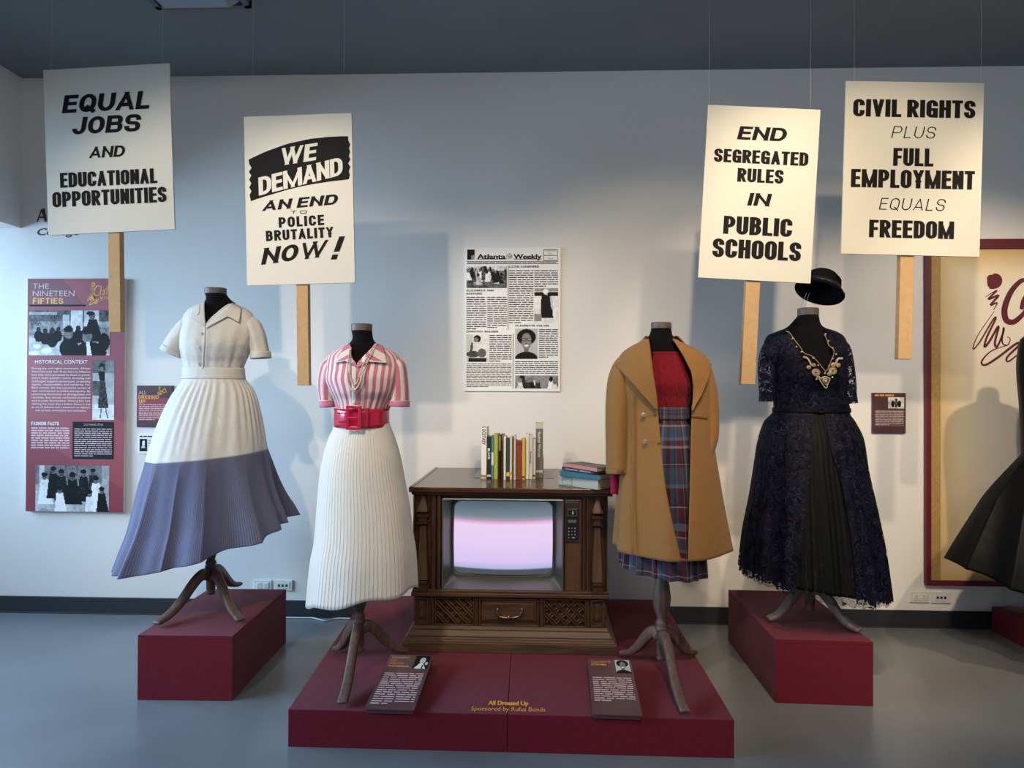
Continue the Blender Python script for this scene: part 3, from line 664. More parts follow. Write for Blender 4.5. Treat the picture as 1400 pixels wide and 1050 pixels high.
for i in range(24):
    x = (i*.37) % 1.0; y = rc.uniform(.1, .4); cr += [('t', x, 0.03, y, x+.02, rc.uniform(.05, .09), y+rc.uniform(.35, .6), rc.choice((.8, .1, .2, .06, .55))), ('e', x, y, 0.03, 0.08, rc.choice((.08, .25)))]
NP(82, 201, 333, 337, cr, (0.5, 0.3), 3, .5)
NT('ELIZABETH ANN', 82, 252, 347, 358, bold=0.03, stem=0.03); NT('ECKFORD', 82, 180, 367, 378, bold=0.03, stem=0.03)
NL(82, 388, 204, 598, 15, 31); NL(211, 388, 333, 590, 15, 32)
NT('LIZZIE LUNSFORD', 347, 533, 198, 209, bold=0.03, stem=0.03)
NL(347, 222, 498, 560, 24, 33); NL(505, 222, 652, 332, 8, 34)
NR(340, 196, 342, 600)
NP(505, 338, 652, 556, [('r', 0, 0, 1, 0.1, 0.4), ('r', 0, 0.12, 1, 0.22, 0.1), ('e', 0.48, 0.1, 0.12, 0.08, 0.8), ('t', 0.5, 0.2, 0.18, 0.53, 0.27, 0.85, 0.03), ('r', 0.5, 0.14, 0.56, 0.2, 0.6), ('t', 0.7, 0.05, 0.25, 0.76, 0.04, 0.6, 0.6), ('r', 0.4, 0.86, 0.5, 0.95, 0.7), ('r', 0, 0.75, 0.3, 0.95, 0.35)], (0.8, 0.75), 6, 0.25)
NT('CLAUDETTE COLVIN', 385, 595, 566, 577, bold=0.03, stem=0.03)
NT('DOROTHY BOLDEN', 82, 278, 603, 614, bold=0.03, stem=0.03)
NP(82, 626, 218, 798, [('r', 0, 0, 0.3, 1, 0.6), ('r', 0.3, 0, 1, 1, 0.72), ('e', 0.48, 0.16, 0.17, 0.13, 0.04), ('e', 0.42, 0.2, 0.1, 0.09, 0.3), ('t', 0.45, 0.12, 0.3, 0.55, 0.35, 1, 0.72), ('e', 0.3, 0.72, 0.3, 0.12, 0.2), ('e', 0.7, 0.68, 0.2, 0.16, 0.22), ('t', 0.25, 0.04, 0.3, 0.2, 0.07, 0.75, 0.2), ('r', 0.1, 0.85, 0.9, 1, 0.12)], (0.6, 0.6), 7, 0.2)
NL(224, 626, 362, 800, 13, 35); NL(82, 805, 362, 958, 14, 36); NR(371, 620, 373, 965)
face = [('r', 0, 0, 1, 1, 0.55), ('e', 0.5, 0.28, 0.42, 0.27, 0.04), ('e', 0.5, 0.42, 0.22, 0.28, 0.33), ('r', 0.28, 0.32, 0.48, 0.4, 0.06), ('r', 0.52, 0.32, 0.74, 0.4, 0.06), ('r', 0.31, 0.335, 0.45, 0.385, 0.42), ('r', 0.55, 0.335, 0.71, 0.385, 0.42), ('e', 0.5, 0.56, 0.1, 0.03, 0.85), ('e', 0.5, 0.49, 0.05, 0.03, 0.22), ('t', 0.5, 0.1, 0.65, 0.5, 0.12, 0.8, 0.25), ('e', 0.5, 1.0, 0.5, 0.24, 0.05)]
NP(385, 590, 525, 780, face, (0.6, 0.6), 9, 0.08)
NL(533, 590, 652, 775, 14, 37); NL(385, 790, 652, 875, 7, 38, last=1)
cr = [('r', 0, 0, 1, 1, 0.35)]
for i in range(12):
    x = rc.random(); y = rc.uniform(.2, .5); cr += [('t', x, 0.03, y, x, 0.09, 1.1, rc.choice((.7, .08, .15, .85))), ('e', x, y, 0.045, 0.2, rc.choice((.08, .3, .05)))]
NP(385, 882, 652, 965, cr, (0.4, 0.4), 10)

# framed mural at the right
m_frame = mat('maroon_frame_paint', (0.12, 0.010, 0.020), 0.5)
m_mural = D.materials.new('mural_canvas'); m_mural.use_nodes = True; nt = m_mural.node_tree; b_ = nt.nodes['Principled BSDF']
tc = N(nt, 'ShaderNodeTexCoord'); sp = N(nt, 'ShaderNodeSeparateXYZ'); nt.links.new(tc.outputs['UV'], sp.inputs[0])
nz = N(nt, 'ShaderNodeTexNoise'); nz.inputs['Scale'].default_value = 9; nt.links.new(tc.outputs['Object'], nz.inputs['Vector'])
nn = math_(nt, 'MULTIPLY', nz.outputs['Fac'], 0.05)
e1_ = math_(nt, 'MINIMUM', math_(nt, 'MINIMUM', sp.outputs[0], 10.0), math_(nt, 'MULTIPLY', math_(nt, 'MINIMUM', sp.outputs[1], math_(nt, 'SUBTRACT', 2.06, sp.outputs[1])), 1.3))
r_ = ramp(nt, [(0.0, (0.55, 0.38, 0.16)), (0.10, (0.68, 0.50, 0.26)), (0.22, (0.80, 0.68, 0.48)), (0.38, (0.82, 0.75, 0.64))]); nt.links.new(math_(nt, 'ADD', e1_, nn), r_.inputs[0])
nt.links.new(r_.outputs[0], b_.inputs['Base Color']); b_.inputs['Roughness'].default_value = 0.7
m_tan = wood('tan_mural_board', (0.36, 0.22, 0.07), (0.46, 0.30, 0.11), 1, 0.6, 'Z')
a, b = P(1265, 336, -0.02), P(1265, 800, -0.02); XM = a.x; ZT, ZB = P(1345, 327, -0.02).z, b.z
c = Vector((XM+0.9, -0.02, (ZT+ZB)/2)); B = Board('framed_mural', 'cream mural in a maroon frame with scribbled figure and script letter, right edge', 'mural', c, 1.8, ZT-ZB)
fw = 0.032
g = G().box((-.9, -B.h/2, -.019), (-.9+fw, B.h/2, .012)).box((.9-fw, -B.h/2, -.019), (.9, B.h/2, .012)).box((-.9+fw, B.h/2-0.06, -.019), (.9-fw, B.h/2, .012)).box((-.9+fw, -B.h/2, -.019), (.9-fw, -B.h/2+fw, .012))
g.obj('frame', m_frame, B.o, local=True, bevel=0.003)
x0 = -.9+fw; h0, h1 = -B.h/2+fw, B.h/2-0.06
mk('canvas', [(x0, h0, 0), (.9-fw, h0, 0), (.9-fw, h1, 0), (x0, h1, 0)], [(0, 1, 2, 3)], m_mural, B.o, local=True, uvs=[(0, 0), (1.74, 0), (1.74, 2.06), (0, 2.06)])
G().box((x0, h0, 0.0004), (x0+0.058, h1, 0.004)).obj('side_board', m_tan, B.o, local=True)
dress_logo(B, 1327, 376, 1.0, mat('mural_maroon', (0.11, 0.012, 0.022), 0.5), px1)
mm = MATS['mural_maroon']
hd = [(1349, 379), (1353, 375.5), (1360, 376), (1367, 378), (1366, 386), (1361, 391), (1358, 392), (1359, 395), (1354, 393), (1350, 391)]
B.poly(hd, mm, 'figure_head', 0.0016)
swirl(B, [[(1405, 383), (1396, 384), (1384, 396), (1376, 412), (1373, 426), (1376, 438), (1386, 440), (1398, 430), (1404, 421)], [(1396, 423), (1402, 408), (1412, 398)]], [px1*8, px1*8], mm, name='script_letter', ends=0.55)

# ================================================================== OUTLETS, CABLE
m_outlet = mat('outlet_plastic', (0.74, 0.74, 0.70), 0.4); m_hole = mat('socket_dark', (0.02, 0.03, 0.06), 0.4)
def outlet(x0, y0, x1, y1, label, kind):
    a, b = P(x0, y0, -0.012), P(x1, y1, -0.012); B = Board('wall_outlet', label, 'outlet', (a+b)/2, b.x-a.x, a.z-b.z, group='wall sockets')
    G().box((-B.w/2, -B.h/2, -0.011), (B.w/2, B.h/2, 0)).obj('cover_plate', m_outlet, B.o, local=True, bevel=0.003)
    G().box((-B.w*.36, -B.h*.30, 0.0005), (B.w*.36, B.h*.30, 0.003)).obj('insert', m_outlet, B.o, local=True, bevel=0.001)
    if kind == 'data':
        for k in (-1, 0, 1): G().box((k*B.w*.2-.0065, -.0075, .0032), (k*B.w*.2+.0065, .0075, .0042)).obj('socket', m_hole, B.o, local=True)
    else:
        for k in (-1, 1):
            G().lathe((k*B.w*.2, 0, 0.003), [(0.018, 0), (0.018, 0.0012), (0.017, 0.002)], 16).obj('socket', m_outlet, B.o, local=True)
            for dy in (-1, 1): G().box((k*B.w*.2-.005, dy*.006-.001, .0052), (k*B.w*.2+.004, dy*.006+.001, .0058)).obj('slot', m_hole, B.o, local=True)
outlet(347, 793, 371, 808, 'white double power socket on wall behind the left box', 'power')
outlet(374, 793, 399.5, 808, 'white data socket plate on wall behind the left box', 'data')
outlet(1244.5, 809, 1271, 824, 'white double power socket under the mural frame corner', 'power')
outlet(1274, 809, 1299.5, 825, 'white data socket plate under the mural frame', 'data')
def crom(pts, n=8):
    P_ = [Vector(p) for p in pts]; S = []
    for i in range(len(P_)-1):
        p0 = P_[max(i-1, 0)]; p1 = P_[i]; p2 = P_[i+1]; p3 = P_[min(i+2, len(P_)-1)]
        for k in range(n):
            t = k/n; S.append(0.5*((2*p1)+(p2-p0)*t+(2*p0-5*p1+4*p2-p3)*t*t+(3*p1-p0-3*p2+p3)*t**3))
    S.append(P_[-1]); return S
cp = [PZ(388, 831, 0.006), PZ(397, 837, 0.006), PZ(415, 837, 0.006), PZ(430, 843, 0.006), PZ(444, 848.5, 0.006), PZ(462, 844, 0.006), PZ(482, 844.5, 0.006)]
cp = [Vector((p.x, min(p.y, -0.04-0.0), 0.006)) for p in cp]
G().tube(crom(cp), 0.0035, 6).obj('power_cable', mat('white_cable', (0.75, 0.76, 0.76), 0.4), None, True)
tag(D.objects['power_cable'], 'thin white cable lying on the floor along the baseboard', 'cable')

# two leaning information plaques on the platform
def floor_plaque(TLp, TRp, BRp, BLp, label, lines_, face_prims, nm_rows, tint=(1, 1, 1)):
    zf, zb = PH+0.022, PH+0.06
    bl, br_, tr_, tl = PZ(*BLp, zf), PZ(*BRp, zf), PZ(*TRp, zb), PZ(*TLp, zb)
    ex = ((br_-bl)+(tr_-tl)).normalized(); ey = ((tl-bl)+(tr_-br_)); ey = (ey-ex*ey.dot(ex)).normalized(); ez = ex.cross(ey)
    w_ = ((br_-bl).length+(tr_-tl).length)/2; h_ = ((tl-bl).length+(tr_-br_).length)/2; c = (bl+br_+tr_+tl)/4
    mw = Matrix.Translation(c) @ Matrix((ex, ey, ez)).transposed().to_4x4()
    B = Board('floor_plaque', label, 'plaque', None, w_, h_, mw=mw, group='text plaques on the platform')
    G().box((-w_/2, -h_/2, -0.006), (w_/2, h_/2, 0)).obj('panel', mat('plaque_mauve_brown', (0.10, 0.045, 0.05), 0.4), B.o, local=True, bevel=0.001)
    q = [c+ex*sx*w_*.47+ey*sy*h_*.48 for sx, sy in ((-1, -1), (1, -1), (1, 1), (-1, 1))]
    top = [p-ez*0.0065 for p in q]
    G().hexa([(p.x, p.y, PH) for p in top], top).obj('wedge_stand', m_brown, B.o)
    n = len(nm_rows)
    for i, (s, wf_, bd) in enumerate(nm_rows):
        c_ = B.FR(0.07, 0.065+i*0.058); text(s, c_[0], c_[1], w_*wf_, h_*0.035, m_gold, B.o, bold=0.03 if bd else 0.0, align='l')
    B.photo(0.62, 0.02, 0.95, 0.28, face_prims, 34, 44, (0.4, 0.4), 4, 0.08, frac=True, tint=tint)
    B.lines(0.07, 0.36, 0.93, *lines_, m_pale, 12, frac=True, fill=0.40, last=0.4)
    return B
f1 = [('r', 0, 0, 1, 1, 0.12), ('e', 0.55, 0.3, 0.38, 0.28, 0.03), ('e', 0.55, 0.38, 0.2, 0.24, 0.6), ('t', 0.5, 0.12, 0.6, 0.5, 0.4, 1, 0.75), ('e', 0.85, 0.6, 0.1, 0.12, 0.6), ('r', 0.6, 0.7, 0.68, 1, 0.1)]
floor_plaque((530.5, 895), (588, 896), (572.5, 971), (502, 968.5), 'mauve brown text plaque with photo, left one on the platform', (0.93, 15), f1, [('DOROTHY', 0.40, False), ('LEE', 0.14, False), ('BOLDEN', 0.32, False), ('THOMPSON', 0.46, True)], (0.85, 1, 0.95))
floor_plaque((800.5, 900), (860, 902), (881, 978), (813.5, 976), 'mauve brown text plaque with portrait in glasses, right one on the platform', (0.80, 12), face, [('CLAUDETTE', 0.46, False), ('COLVIN', 0.34, True)])
# ================================================================== TELEVISION CONSOLE
m_w = wood('walnut', (0.040, 0.016, 0.006), (0.100, 0.044, 0.016), 1.0, 0.45, 'X')
m_wv = wood('walnut_upright', (0.030, 0.011, 0.004), (0.080, 0.033, 0.012), 1.0, 0.35, 'Z')
m_wt = wood('walnut_top', (0.040, 0.014, 0.006), (0.070, 0.026, 0.011), 0.8, 0.20, 'X', 0.05)
m_wp = wood('walnut_panel', (0.045, 0.018, 0.006), (0.115, 0.050, 0.017), 0.6, 0.5, 'Z')
m_gunmetal = mat('brushed_bezel', (0.17, 0.18, 0.17), 0.35, metal=0.7)
m_pewter = mat('pewter', (0.22, 0.20, 0.17), 0.35, metal=0.9)
m_blk = mat('black_plastic', (0.008, 0.008, 0.009), 0.25)
TY = -0.90
X = lambda px, Y=TY: P(px, 700, Y).x
Z = lambda py, Y=TY, px=700: P(px, py, Y).z
tv = empty('television_console', (X(698), -0.6, PH), 'dark walnut console television with a glowing pink screen', 'television')
yb = -0.17
# base mouldings (stepped flare)
prof = [(893.6, -0.972, 549.5, 846.5), (880, -0.965, 551.5, 844.5), (878, -0.955, 553.5, 842), (873, -0.950, 555, 840.5), (871, -0.938, 557.5, 837.5), (863, -0.925, 561, 834), (861, -0.915, 563, 832), (857, -0.910, 564, 831)]
g = G(); V = []; Fc = []
z0_ = None
for i, (py, Y, xl, xr) in enumerate(prof):
    z = Z(py, Y) if i else PH+.0006; a = X(xl, Y); b = X(xr, Y); V += [(a, Y, z), (b, Y, z), (b, yb, z), (a, yb, z)]
for i in range(len(prof)-1):
    for j in range(4): k = (j+1) % 4; Fc.append((4*i+j, 4*i+k, 4*i+4+k, 4*i+4+j))
Fc.append((3, 2, 1, 0)); n = 4*(len(prof)-1); Fc.append((n, n+1, n+2, n+3))
g.add(V, Fc); g.obj('base_moulding', m_w, tv, bevel=0.003)
# lower case and rail
YL = -0.885
box('lower_case', (X(566), YL, Z(858, YL)), (X(830), yb, Z(817, YL)), m_w, tv)
g = G().box((X(562.5, -.925), -.925, Z(817.5, -.925)), (X(833.5, -.925), yb, Z(812, -.925))).box((X(564, -.917), -.917, Z(812, -.925)), (X(832, -.917), yb, Z(808.5, -.925)))
g.obj('rail', m_w, tv, bevel=0.003)
def framed(x0, x1, y0, y1, name, depth=0.018, fwd_=0.003, m=m_w, t=2.2):
    """picture-frame moulding on the lower case"""
    Ya = YL-depth; g = G(); X0, X1, Z0, Z1 = X(x0, Ya), X(x1, Ya), Z(y1, Ya), Z(y0, Ya); q = t*0.0037
    g.box((X0, Ya, Z0), (X0+q, YL, Z1)).box((X1-q, Ya, Z0), (X1, YL, Z1)).box((X0+q, Ya, Z1-q), (X1-q, YL, Z1)).box((X0+q, Ya, Z0), (X1-q, YL, Z0+q))
    return g.obj(name, m, tv, bevel=0.002), (X0+q, X1-q, Z0+q, Z1-q)
for (x0, x1) in ((567, 586.5), (808, 827)):
    o, (a, b, c, d) = framed(x0, x1, 818.5, 856, 'corner_frame', t=2.6)
    s = G().box((a+.012, YL-.009, c+.02), (b-.012, YL-.001, d-.014)).box((a+.018, YL-.016, c+.027), (b-.018, YL-.008, d-.02)).obj('raised_panel', m_w, tv, bevel=0.002)
for (x0, x1) in ((590.5, 594), (649.5, 654), (738.5, 743), (802.5, 806)):
    box('stile', (X(x0), YL-.02, Z(857)), (X(x1), YL, Z(818)), m_wv, tv, bevel=0.002)
for (x0, x1) in ((595, 649), (744, 802)):
    o, (a, b, c, d) = framed(x0, x1, 818.5, 856.5, 'lattice_frame', t=1.6)
    g = G(); W = b-a; H = d-c; st_ = 0.056
    def clipseg(x0, z0, dx, dz):
        ts = [0, 9]; 
        for (p, dp, lo, hi) in ((x0, dx, a, b), (z0, dz, c, d)):
            t1, t2 = (lo-p)/dp, (hi-p)/dp
            if t1 > t2: t1, t2 = t2, t1
            ts[0] = max(ts[0], t1); ts[1] = min(ts[1], t2)
        return ts if ts[1]-ts[0] > 0.006 else None
    for sgn, yy in ((1, YL-.005), (-1, YL-.011)):
        k = -H
        while k < W+H:
            x0_ = a+k; t = clipseg(x0_, c if sgn > 0 else d, 1.0, sgn*1.0)
            if t:
                for off in (-0.0066, 0.0066):
                    p = Vector((x0_+t[0]+off*.7, yy, (c if sgn > 0 else d)+sgn*t[0]-sgn*off*.7)); q = Vector((x0_+t[1]+off*.7, yy, (c if sgn > 0 else d)+sgn*t[1]-sgn*off*.7))
                    g.tube([p, q], 0.0052, 4)
            k += st_
    g.obj('lattice', m_w, tv)
    box('lattice_backing', (a, YL-.002, c), (b, YL-.0005, d), mat('speaker_cloth', (0.012, 0.006, 0.003), 0.9), tv)
o, (a, b, c, d) = framed(655.5, 737, 819, 856.5, 'drawer_frame', t=2.0)
dr = box('drawer', (a+.004, YL-.010, c+.012), (b-.004, YL-.001, d-.004), m_w, tv, bevel=0.003)
G().box((a+.016, YL-.016, c+.024), (b-.016, YL-.009, d-.016)).obj('drawer_panel', m_w, dr, bevel=0.002)
Yh = YL-.03
hp = [P(x, y, Yh) for x, y in ((680, 833.5), (679.5, 838), (683, 842.5), (688, 844.5), (695.5, 844.5), (703, 844.5), (709, 842.5), (713, 838), (713.5, 833.5))]
cv = crom(hp, 5); rad = [0.0035+0.0035*abs(math.sin(i*math.pi/ (len(cv)-1)*4)) for i in range(len(cv))]
g = G().tube(cv, rad, 8).lathe((hp[4].x, hp[4].y, hp[4].z-0.012), [(0.002, 0), (0.008, 0.008), (0.008, 0.016), (0.002, 0.024)], 10)
for e in (hp[0], hp[-1]): g.ball((e.x, e.y, e.z), 0.009).tube([e, (e.x, YL-.01, e.z)], 0.004)
g.obj('drawer_handle', m_pewter, dr, True)
# cabinet carcass around the tube
ZT_, ZB_ = Z(677), Z(808.5)
yr = TY+0.03
g = G().box((X(565.5), yr, ZB_), (X(603), yb, ZT_)).box((X(771), yr, ZB_), (X(831), yb, ZT_)).box((X(603), yr, Z(681)), (X(771), yb, ZT_)).box((X(603), TY+.24, ZB_), (X(771), yb, Z(681)))
g.obj('cabinet_body', m_wv, tv)
for x0, x1, yy in ((590, 595.5, .005), (598, 602.5, 0), (797, 799.5, 0), (802, 805, .005), (565, 567, 0), (829, 831, 0)):
    box('reed', (X(x0), TY+yy, ZB_), (X(x1), yr, ZT_), m_wv, tv, bevel=0.002)
# top slab
Yt = -0.93
ztop = Z(667.5, Yt)
g = G().box((X(558.5, Yt), Yt, Z(674.5, Yt)), (X(841, Yt), -0.04, ztop)).box((X(561.5, Yt), Yt+.012, Z(678, Yt)), (X(838, Yt), -0.06, Z(674.5, Yt)))
g.obj('top_board', m_wt, tv, bevel=0.004)
for x0, x1 in ((559.5, 564), (835, 840)): box('top_edge_strip', (X(x0, Yt), Yt+.004, ztop-.001), (X(x1, Yt), -0.045, ztop+.003), m_wt, tv, bevel=0.001)
ztop_b = ztop
# turned half pilasters, four sided
for x0, x1 in ((568.5, 588.5), (807.5, 826.5)):
    pl = None
    cx = (X(x0)+X(x1))/2; W = (X(x1)-X(x0))/2
    def seg(pr, name, m, par):
        V = []; Fc = []
        for (h, w_, dep) in pr:
            z = Z(h); V += [(cx-W*w_, yr+.004, z), (cx-W*w_*.92, yr-dep*.75, z), (cx-W*w_*.78, yr-dep, z), (cx+W*w_*.78, yr-dep, z), (cx+W*w_*.92, yr-dep*.75, z), (cx+W*w_, yr+.004, z)]
        for i in range(len(pr)-1):
            for j in range(6): k = (j+1) % 6; Fc.append((6*i+j, 6*i+k, 6*i+6+k, 6*i+6+j))
        Fc.append(tuple(range(5, -1, -1))); Fc.append(tuple(6*(len(pr)-1)+j for j in range(6)))
        o = mk(name, V, Fc, m, par); autosmooth(o, 50); return o
    pl = seg([(793, .90, .052), (791, .90, .050), (720, .50, .030)], 'pilaster', m_wp, tv)
    seg([(702, .70, .040), (700, .88, .052), (697, .86, .050), (691, .60, .036), (685, .36, .026), (680, .40, .028), (678, .62, .034)], 'urn', m_wp, pl)
    seg([(718, .70, .036), (717, .92, .050), (714.5, .92, .050), (713.5, .70, .038), (708.5, .72, .038), (707.5, .92, .052), (704, .92, .052), (703, .72, .038)], 'ring', m_wv, pl)
    seg([(808.4, .96, .058), (800.5, .96, .058), (799, .70, .040), (798, .84, .050), (794.5, .84, .050), (793.4, .70, .040)], 'plinth', m_wv, pl)
# screen bezel
def rr_ring(x0, x1, z0, z1, r, n=6, bulge=0.0):
    pts = []
    cs = [((x1-r), (z1-r), 0), ((x0+r), (z1-r), 90), ((x0+r), (z0+r), 180), ((x1-r), (z0+r), 270)]
    m_ = 8
    P4 = []
    for (cx, cz, a0) in cs:
        for k in range(n+1): a = R(a0+90*k/n); P4.append((cx+r*math.cos(a), cz+r*math.sin(a)))
    # add mid points on sides so the outline can bow out
    out = []
    for i, p in enumerate(P4):
        out.append(p); q = P4[(i+1) % len(P4)]
        if (i % (n+1)) == n:
            for k in range(1, m_): t = k/m_; out.append((p[0]+(q[0]-p[0])*t, p[1]+(q[1]-p[1])*t))
    if bulge:
        cx, cz = (x0+x1)/2, (z0+z1)/2; hx, hz = (x1-x0)/2, (z1-z0)/2
        out = [(cx+(x-cx)*(1+bulge*(1-((z-cz)/hz)**2)*.6), cz+(z-cz)*(1+bulge*(1-((x-cx)/hx)**2))) for x, z in out]
    return out
bz = (X(604.5), X(770.5), Z(807.8), Z(682))
scr = (X(619.5), X(755), Z(789.5), Z(689.5))
tvs = empty('x', (0, 0, 0)); D.objects.remove(tvs)
rings = []
def R4(b, r, y, bulge=0): return [(x, y, z) for x, z in rr_ring(*b, r, 6, bulge)]
def infl(b, d): return (b[0]+d, b[1]-d, b[2]+d, b[3]-d)
rings = [R4(bz, 0.004, TY+.03), R4(bz, 0.004, TY-.004), R4(infl(bz, .006), 0.004, TY-.006), R4(infl(bz, .009), 0.004, TY+.002),
         R4((scr[0]-.014, scr[1]+.014, scr[2]-.022, scr[3]+.012), 0.03, TY+.075), R4((scr[0]-.006, scr[1]+.006, scr[2]-.008, scr[3]+.006), 0.035, TY+.068, 0.02), R4(scr, 0.035, TY+.085, 0.02)]
V = sum(rings, []); n = len(rings[0]); Fc = []
for i in range(len(rings)-1):
    for j in range(n): k = (j+1) % n; Fc.append((i*n+j, i*n+n+j, i*n+n+k, i*n+k))
autosmooth(mk('bezel', V, Fc, m_gunmetal, tv), 30)
# glass tube with curved face
m_scr = D.materials.new('crt_screen'); m_scr.use_nodes = True; nt = m_scr.node_tree; b_ = nt.nodes['Principled BSDF']
tc = N(nt, 'ShaderNodeTexCoord'); sp = N(nt, 'ShaderNodeSeparateXYZ'); nt.links.new(tc.outputs['UV'], sp.inputs[0])
bow = math_(nt, 'MULTIPLY', math_(nt, 'POWER', math_(nt, 'ABSOLUTE', math_(nt, 'SUBTRACT', sp.outputs[0], 0.5)), 2.0), 0.10)
v_ = math_(nt, 'SUBTRACT', sp.outputs[1], bow)
r_ = ramp(nt, [(0.0, (0.06, 0.075, 0.09)), (0.055, (0.07, 0.085, 0.10)), (0.075, (0.42, 0.45, 0.75)), (0.16, (0.68, 0.55, 0.88)), (0.45, (0.78, 0.61, 0.90)), (0.68, (0.82, 0.62, 0.88)), (0.715, (0.78, 0.42, 0.70)), (0.75, (0.36, 0.30, 0.40)), (0.80, (0.17, 0.22, 0.27)), (1.0, (0.075, 0.115, 0.16))])
nt.links.new(v_, r_.inputs[0]); nt.links.new(r_.outputs[0], b_.inputs['Emission Color']); b_.inputs['Emission Strength'].default_value = 1.0
b_.inputs['Base Color'].default_value = (0.02, 0.022, 0.024, 1); b_.inputs['Roughness'].default_value = 0.12
out = rr_ring(scr[0]-.001, scr[1]+.001, scr[2]-.001, scr[3]+.001, 0.035, 6, 0.02); V = []; Fc = []; UV = []
cx, cz = (scr[0]+scr[1])/2, (scr[2]+scr[3])/2; hx, hz = (scr[1]-scr[0])/2, (scr[3]-scr[2])/2; n = len(out); K = 10
for k in range(K+1):
    s = 1-k/K
    for (x, z) in out:
        xx, zz = cx+(x-cx)*s, cz+(z-cz)*s; q = ((xx-cx)/hx)**2+((zz-cz)/hz)**2
        V.append((xx, TY+.050+.016*q, zz)); UV.append(((xx-scr[0])/(2*hx), (zz-scr[2])/(2*hz)))
for i in range(K):
    for j in range(n): k = (j+1) % n; Fc.append((i*n+j, i*n+n+j, i*n+n+k, i*n+k))
mk('screen', V, Fc, m_scr, tv, True, UV)
# control column
box('control_column', (X(772), TY+.008, Z(808)), (X(795), yr+.01, Z(682)), m_wp, tv, bevel=0.002)
cp_ = box('control_panel', (X(773), TY-.002, Z(740)), (X(792), TY+.010, Z(683)), mat('control_bronze', (0.045, 0.03, 0.022), 0.35, metal=0.4), tv, bevel=0.002)
yc = TY-.003
G().box((X(774.5), yc-.001, Z(736.5)), (X(790.5), yc+.002, Z(694.5))).obj('keypad_face', m_blk, cp_, bevel=0.001)
gd = G()
a_, b2, c_, d_ = X(775.5), X(789), Z(704.5), Z(695.5)
for q in (((a_, c_), (b2, c_+.003)), ((a_, d_-.003), (b2, d_)), ((a_, c_), (a_+.003, d_)), ((b2-.003, c_), (b2, d_))): gd.box((q[0][0], yc-.0035, q[0][1]), (q[1][0], yc-.001, q[1][1]))
gd.obj('channel_window', m_gunmetal, cp_)
m_dig = mat('lamp_digit', (0.3, 0.28, 0.1), 0.5, emit=((0.8, 0.75, 0.35), 0.5))
box('digit', (X(782.6), yc-.003, Z(702)), (X(783.6), yc-.001, Z(698)), m_dig, cp_)
box('name_plate', (X(776.5), yc-.0025, Z(713.5)), (X(788), yc-.001, Z(709.5)), mat('plate_grey', (0.10, 0.10, 0.10), 0.4), cp_)
m_key = mat('key_grey', (0.32, 0.32, 0.33), 0.4)
for r_i in range(4):
    for c_i in range(3):
        if r_i == 3 and c_i == 2: continue
        xk, zk = 777.7+c_i*4.2, 721+r_i*4.3; wd = 2.0 if (r_i == 3 and c_i == 1) else .65
        if wd > 1: xk += 2
        G().box((X(xk)-.0036*wd, yc-.004, Z(zk)-.0025), (X(xk)+.0036*wd, yc-.001, Z(zk)+.0025)).obj('key', m_key, cp_)
box('label_strip', (X(772.8), TY-.004, Z(686.5)), (X(791), TY, Z(685)), m_pewter, tv)

# ================================================================== BOOKS
m_pages = mat('book_pages', (0.62, 0.55, 0.40), 0.9)
ZTOP = ztop+0.0005
def book(x0, x1, yt, yb_, dep, col, label, name='book', Y=-0.52, top=None, lean=0.0, title=None, tcol=(0.85, 0.84, 0.8), bands=(), pages=None, ts=1.0, rough=0.5):
    """standing book, spine towards the room; px edges at the spine plane"""
    YY = Y; g0 = PZ((x0+x1)/2, yb_, ZTOP); YY = g0.y
    a, b = P(x0, yb_, YY).x, P(x1, yb_, YY).x; h = P((x0+x1)/2, yt, YY).z-ZTOP; th = max(b-a-0.0008, .004)
    e = empty(name, ((a+b)/2, YY, ZTOP), label, 'book', group='books on the television')
    m = mat('cover_%d_%d_%d' % tuple(int(c*999) for c in col), col, rough)
    t = min(0.0022, th*.18)
    G().box((a, YY, ZTOP), (a+t, YY+dep, ZTOP+h)).box((a+th-t, YY, ZTOP), (a+th, YY+dep, ZTOP+h)).box((a+t, YY, ZTOP), (a+th-t, YY+t, ZTOP+h)).obj('cover', m, e, bevel=0.0008)
    box('page_block', (a+t, YY+t, ZTOP+.003), (a+th-t, YY+dep-.003, ZTOP+h-.004), mat('pages_x', pages, 0.9) if pages else m_pages, e)
    for (f0, f1, bc) in bands:
        box('spine_band', (a+.0004, YY-.0006, ZTOP+h*f0), (a+th-.0004, YY, ZTOP+h*f1), mat('band_%d_%d_%d' % tuple(int(c*999) for c in bc), bc, 0.5), e)
    if title:
        s, f0, f1, hh = title
        mw = Matrix.Translation((a+th/2, YY-.0012, ZTOP+h*(f0+f1)/2)) @ Matrix.Rotation(R(90), 4, 'X') @ Matrix.Rotation(R(-90), 4, 'Z')
        v, f = text_geo(s, 0.02); capw = v[:, 0].max()-v[:, 0].min(); W = h*abs(f1-f0); H = th*hh
        V = [mw @ Vector(((x-(v[:, 0].max()+v[:, 0].min())/2)/capw*W, (y-.37)/.74*H, 0)) for x, y in v[:, :2]]
        mk('title', V, f, mat('ink_%d_%d_%d' % tuple(int(c*999) for c in tcol), tcol, 0.5), e)
    return e
W_ = (0.80, 0.78, 0.72)
book(657.6, 665.3, 584.8, 654, .20, W_, 'tall white book with black letters, leftmost of the row', title=('ECSTASY', 0.66, 0.97, 0.62), tcol=(0.02, 0.02, 0.02), bands=((0.02, 0.07, (0.35, 0.2, 0.1)),))
book(665.6, 671.4, 597.0, 654.6, .17, (0.012, 0.010, 0.016), 'black book with white spine title beside the tall white one', title=('BLACK', 0.45, 0.72, 0.55), bands=((0.05, 0.10, (0.5, 0.5, 0.5)),))
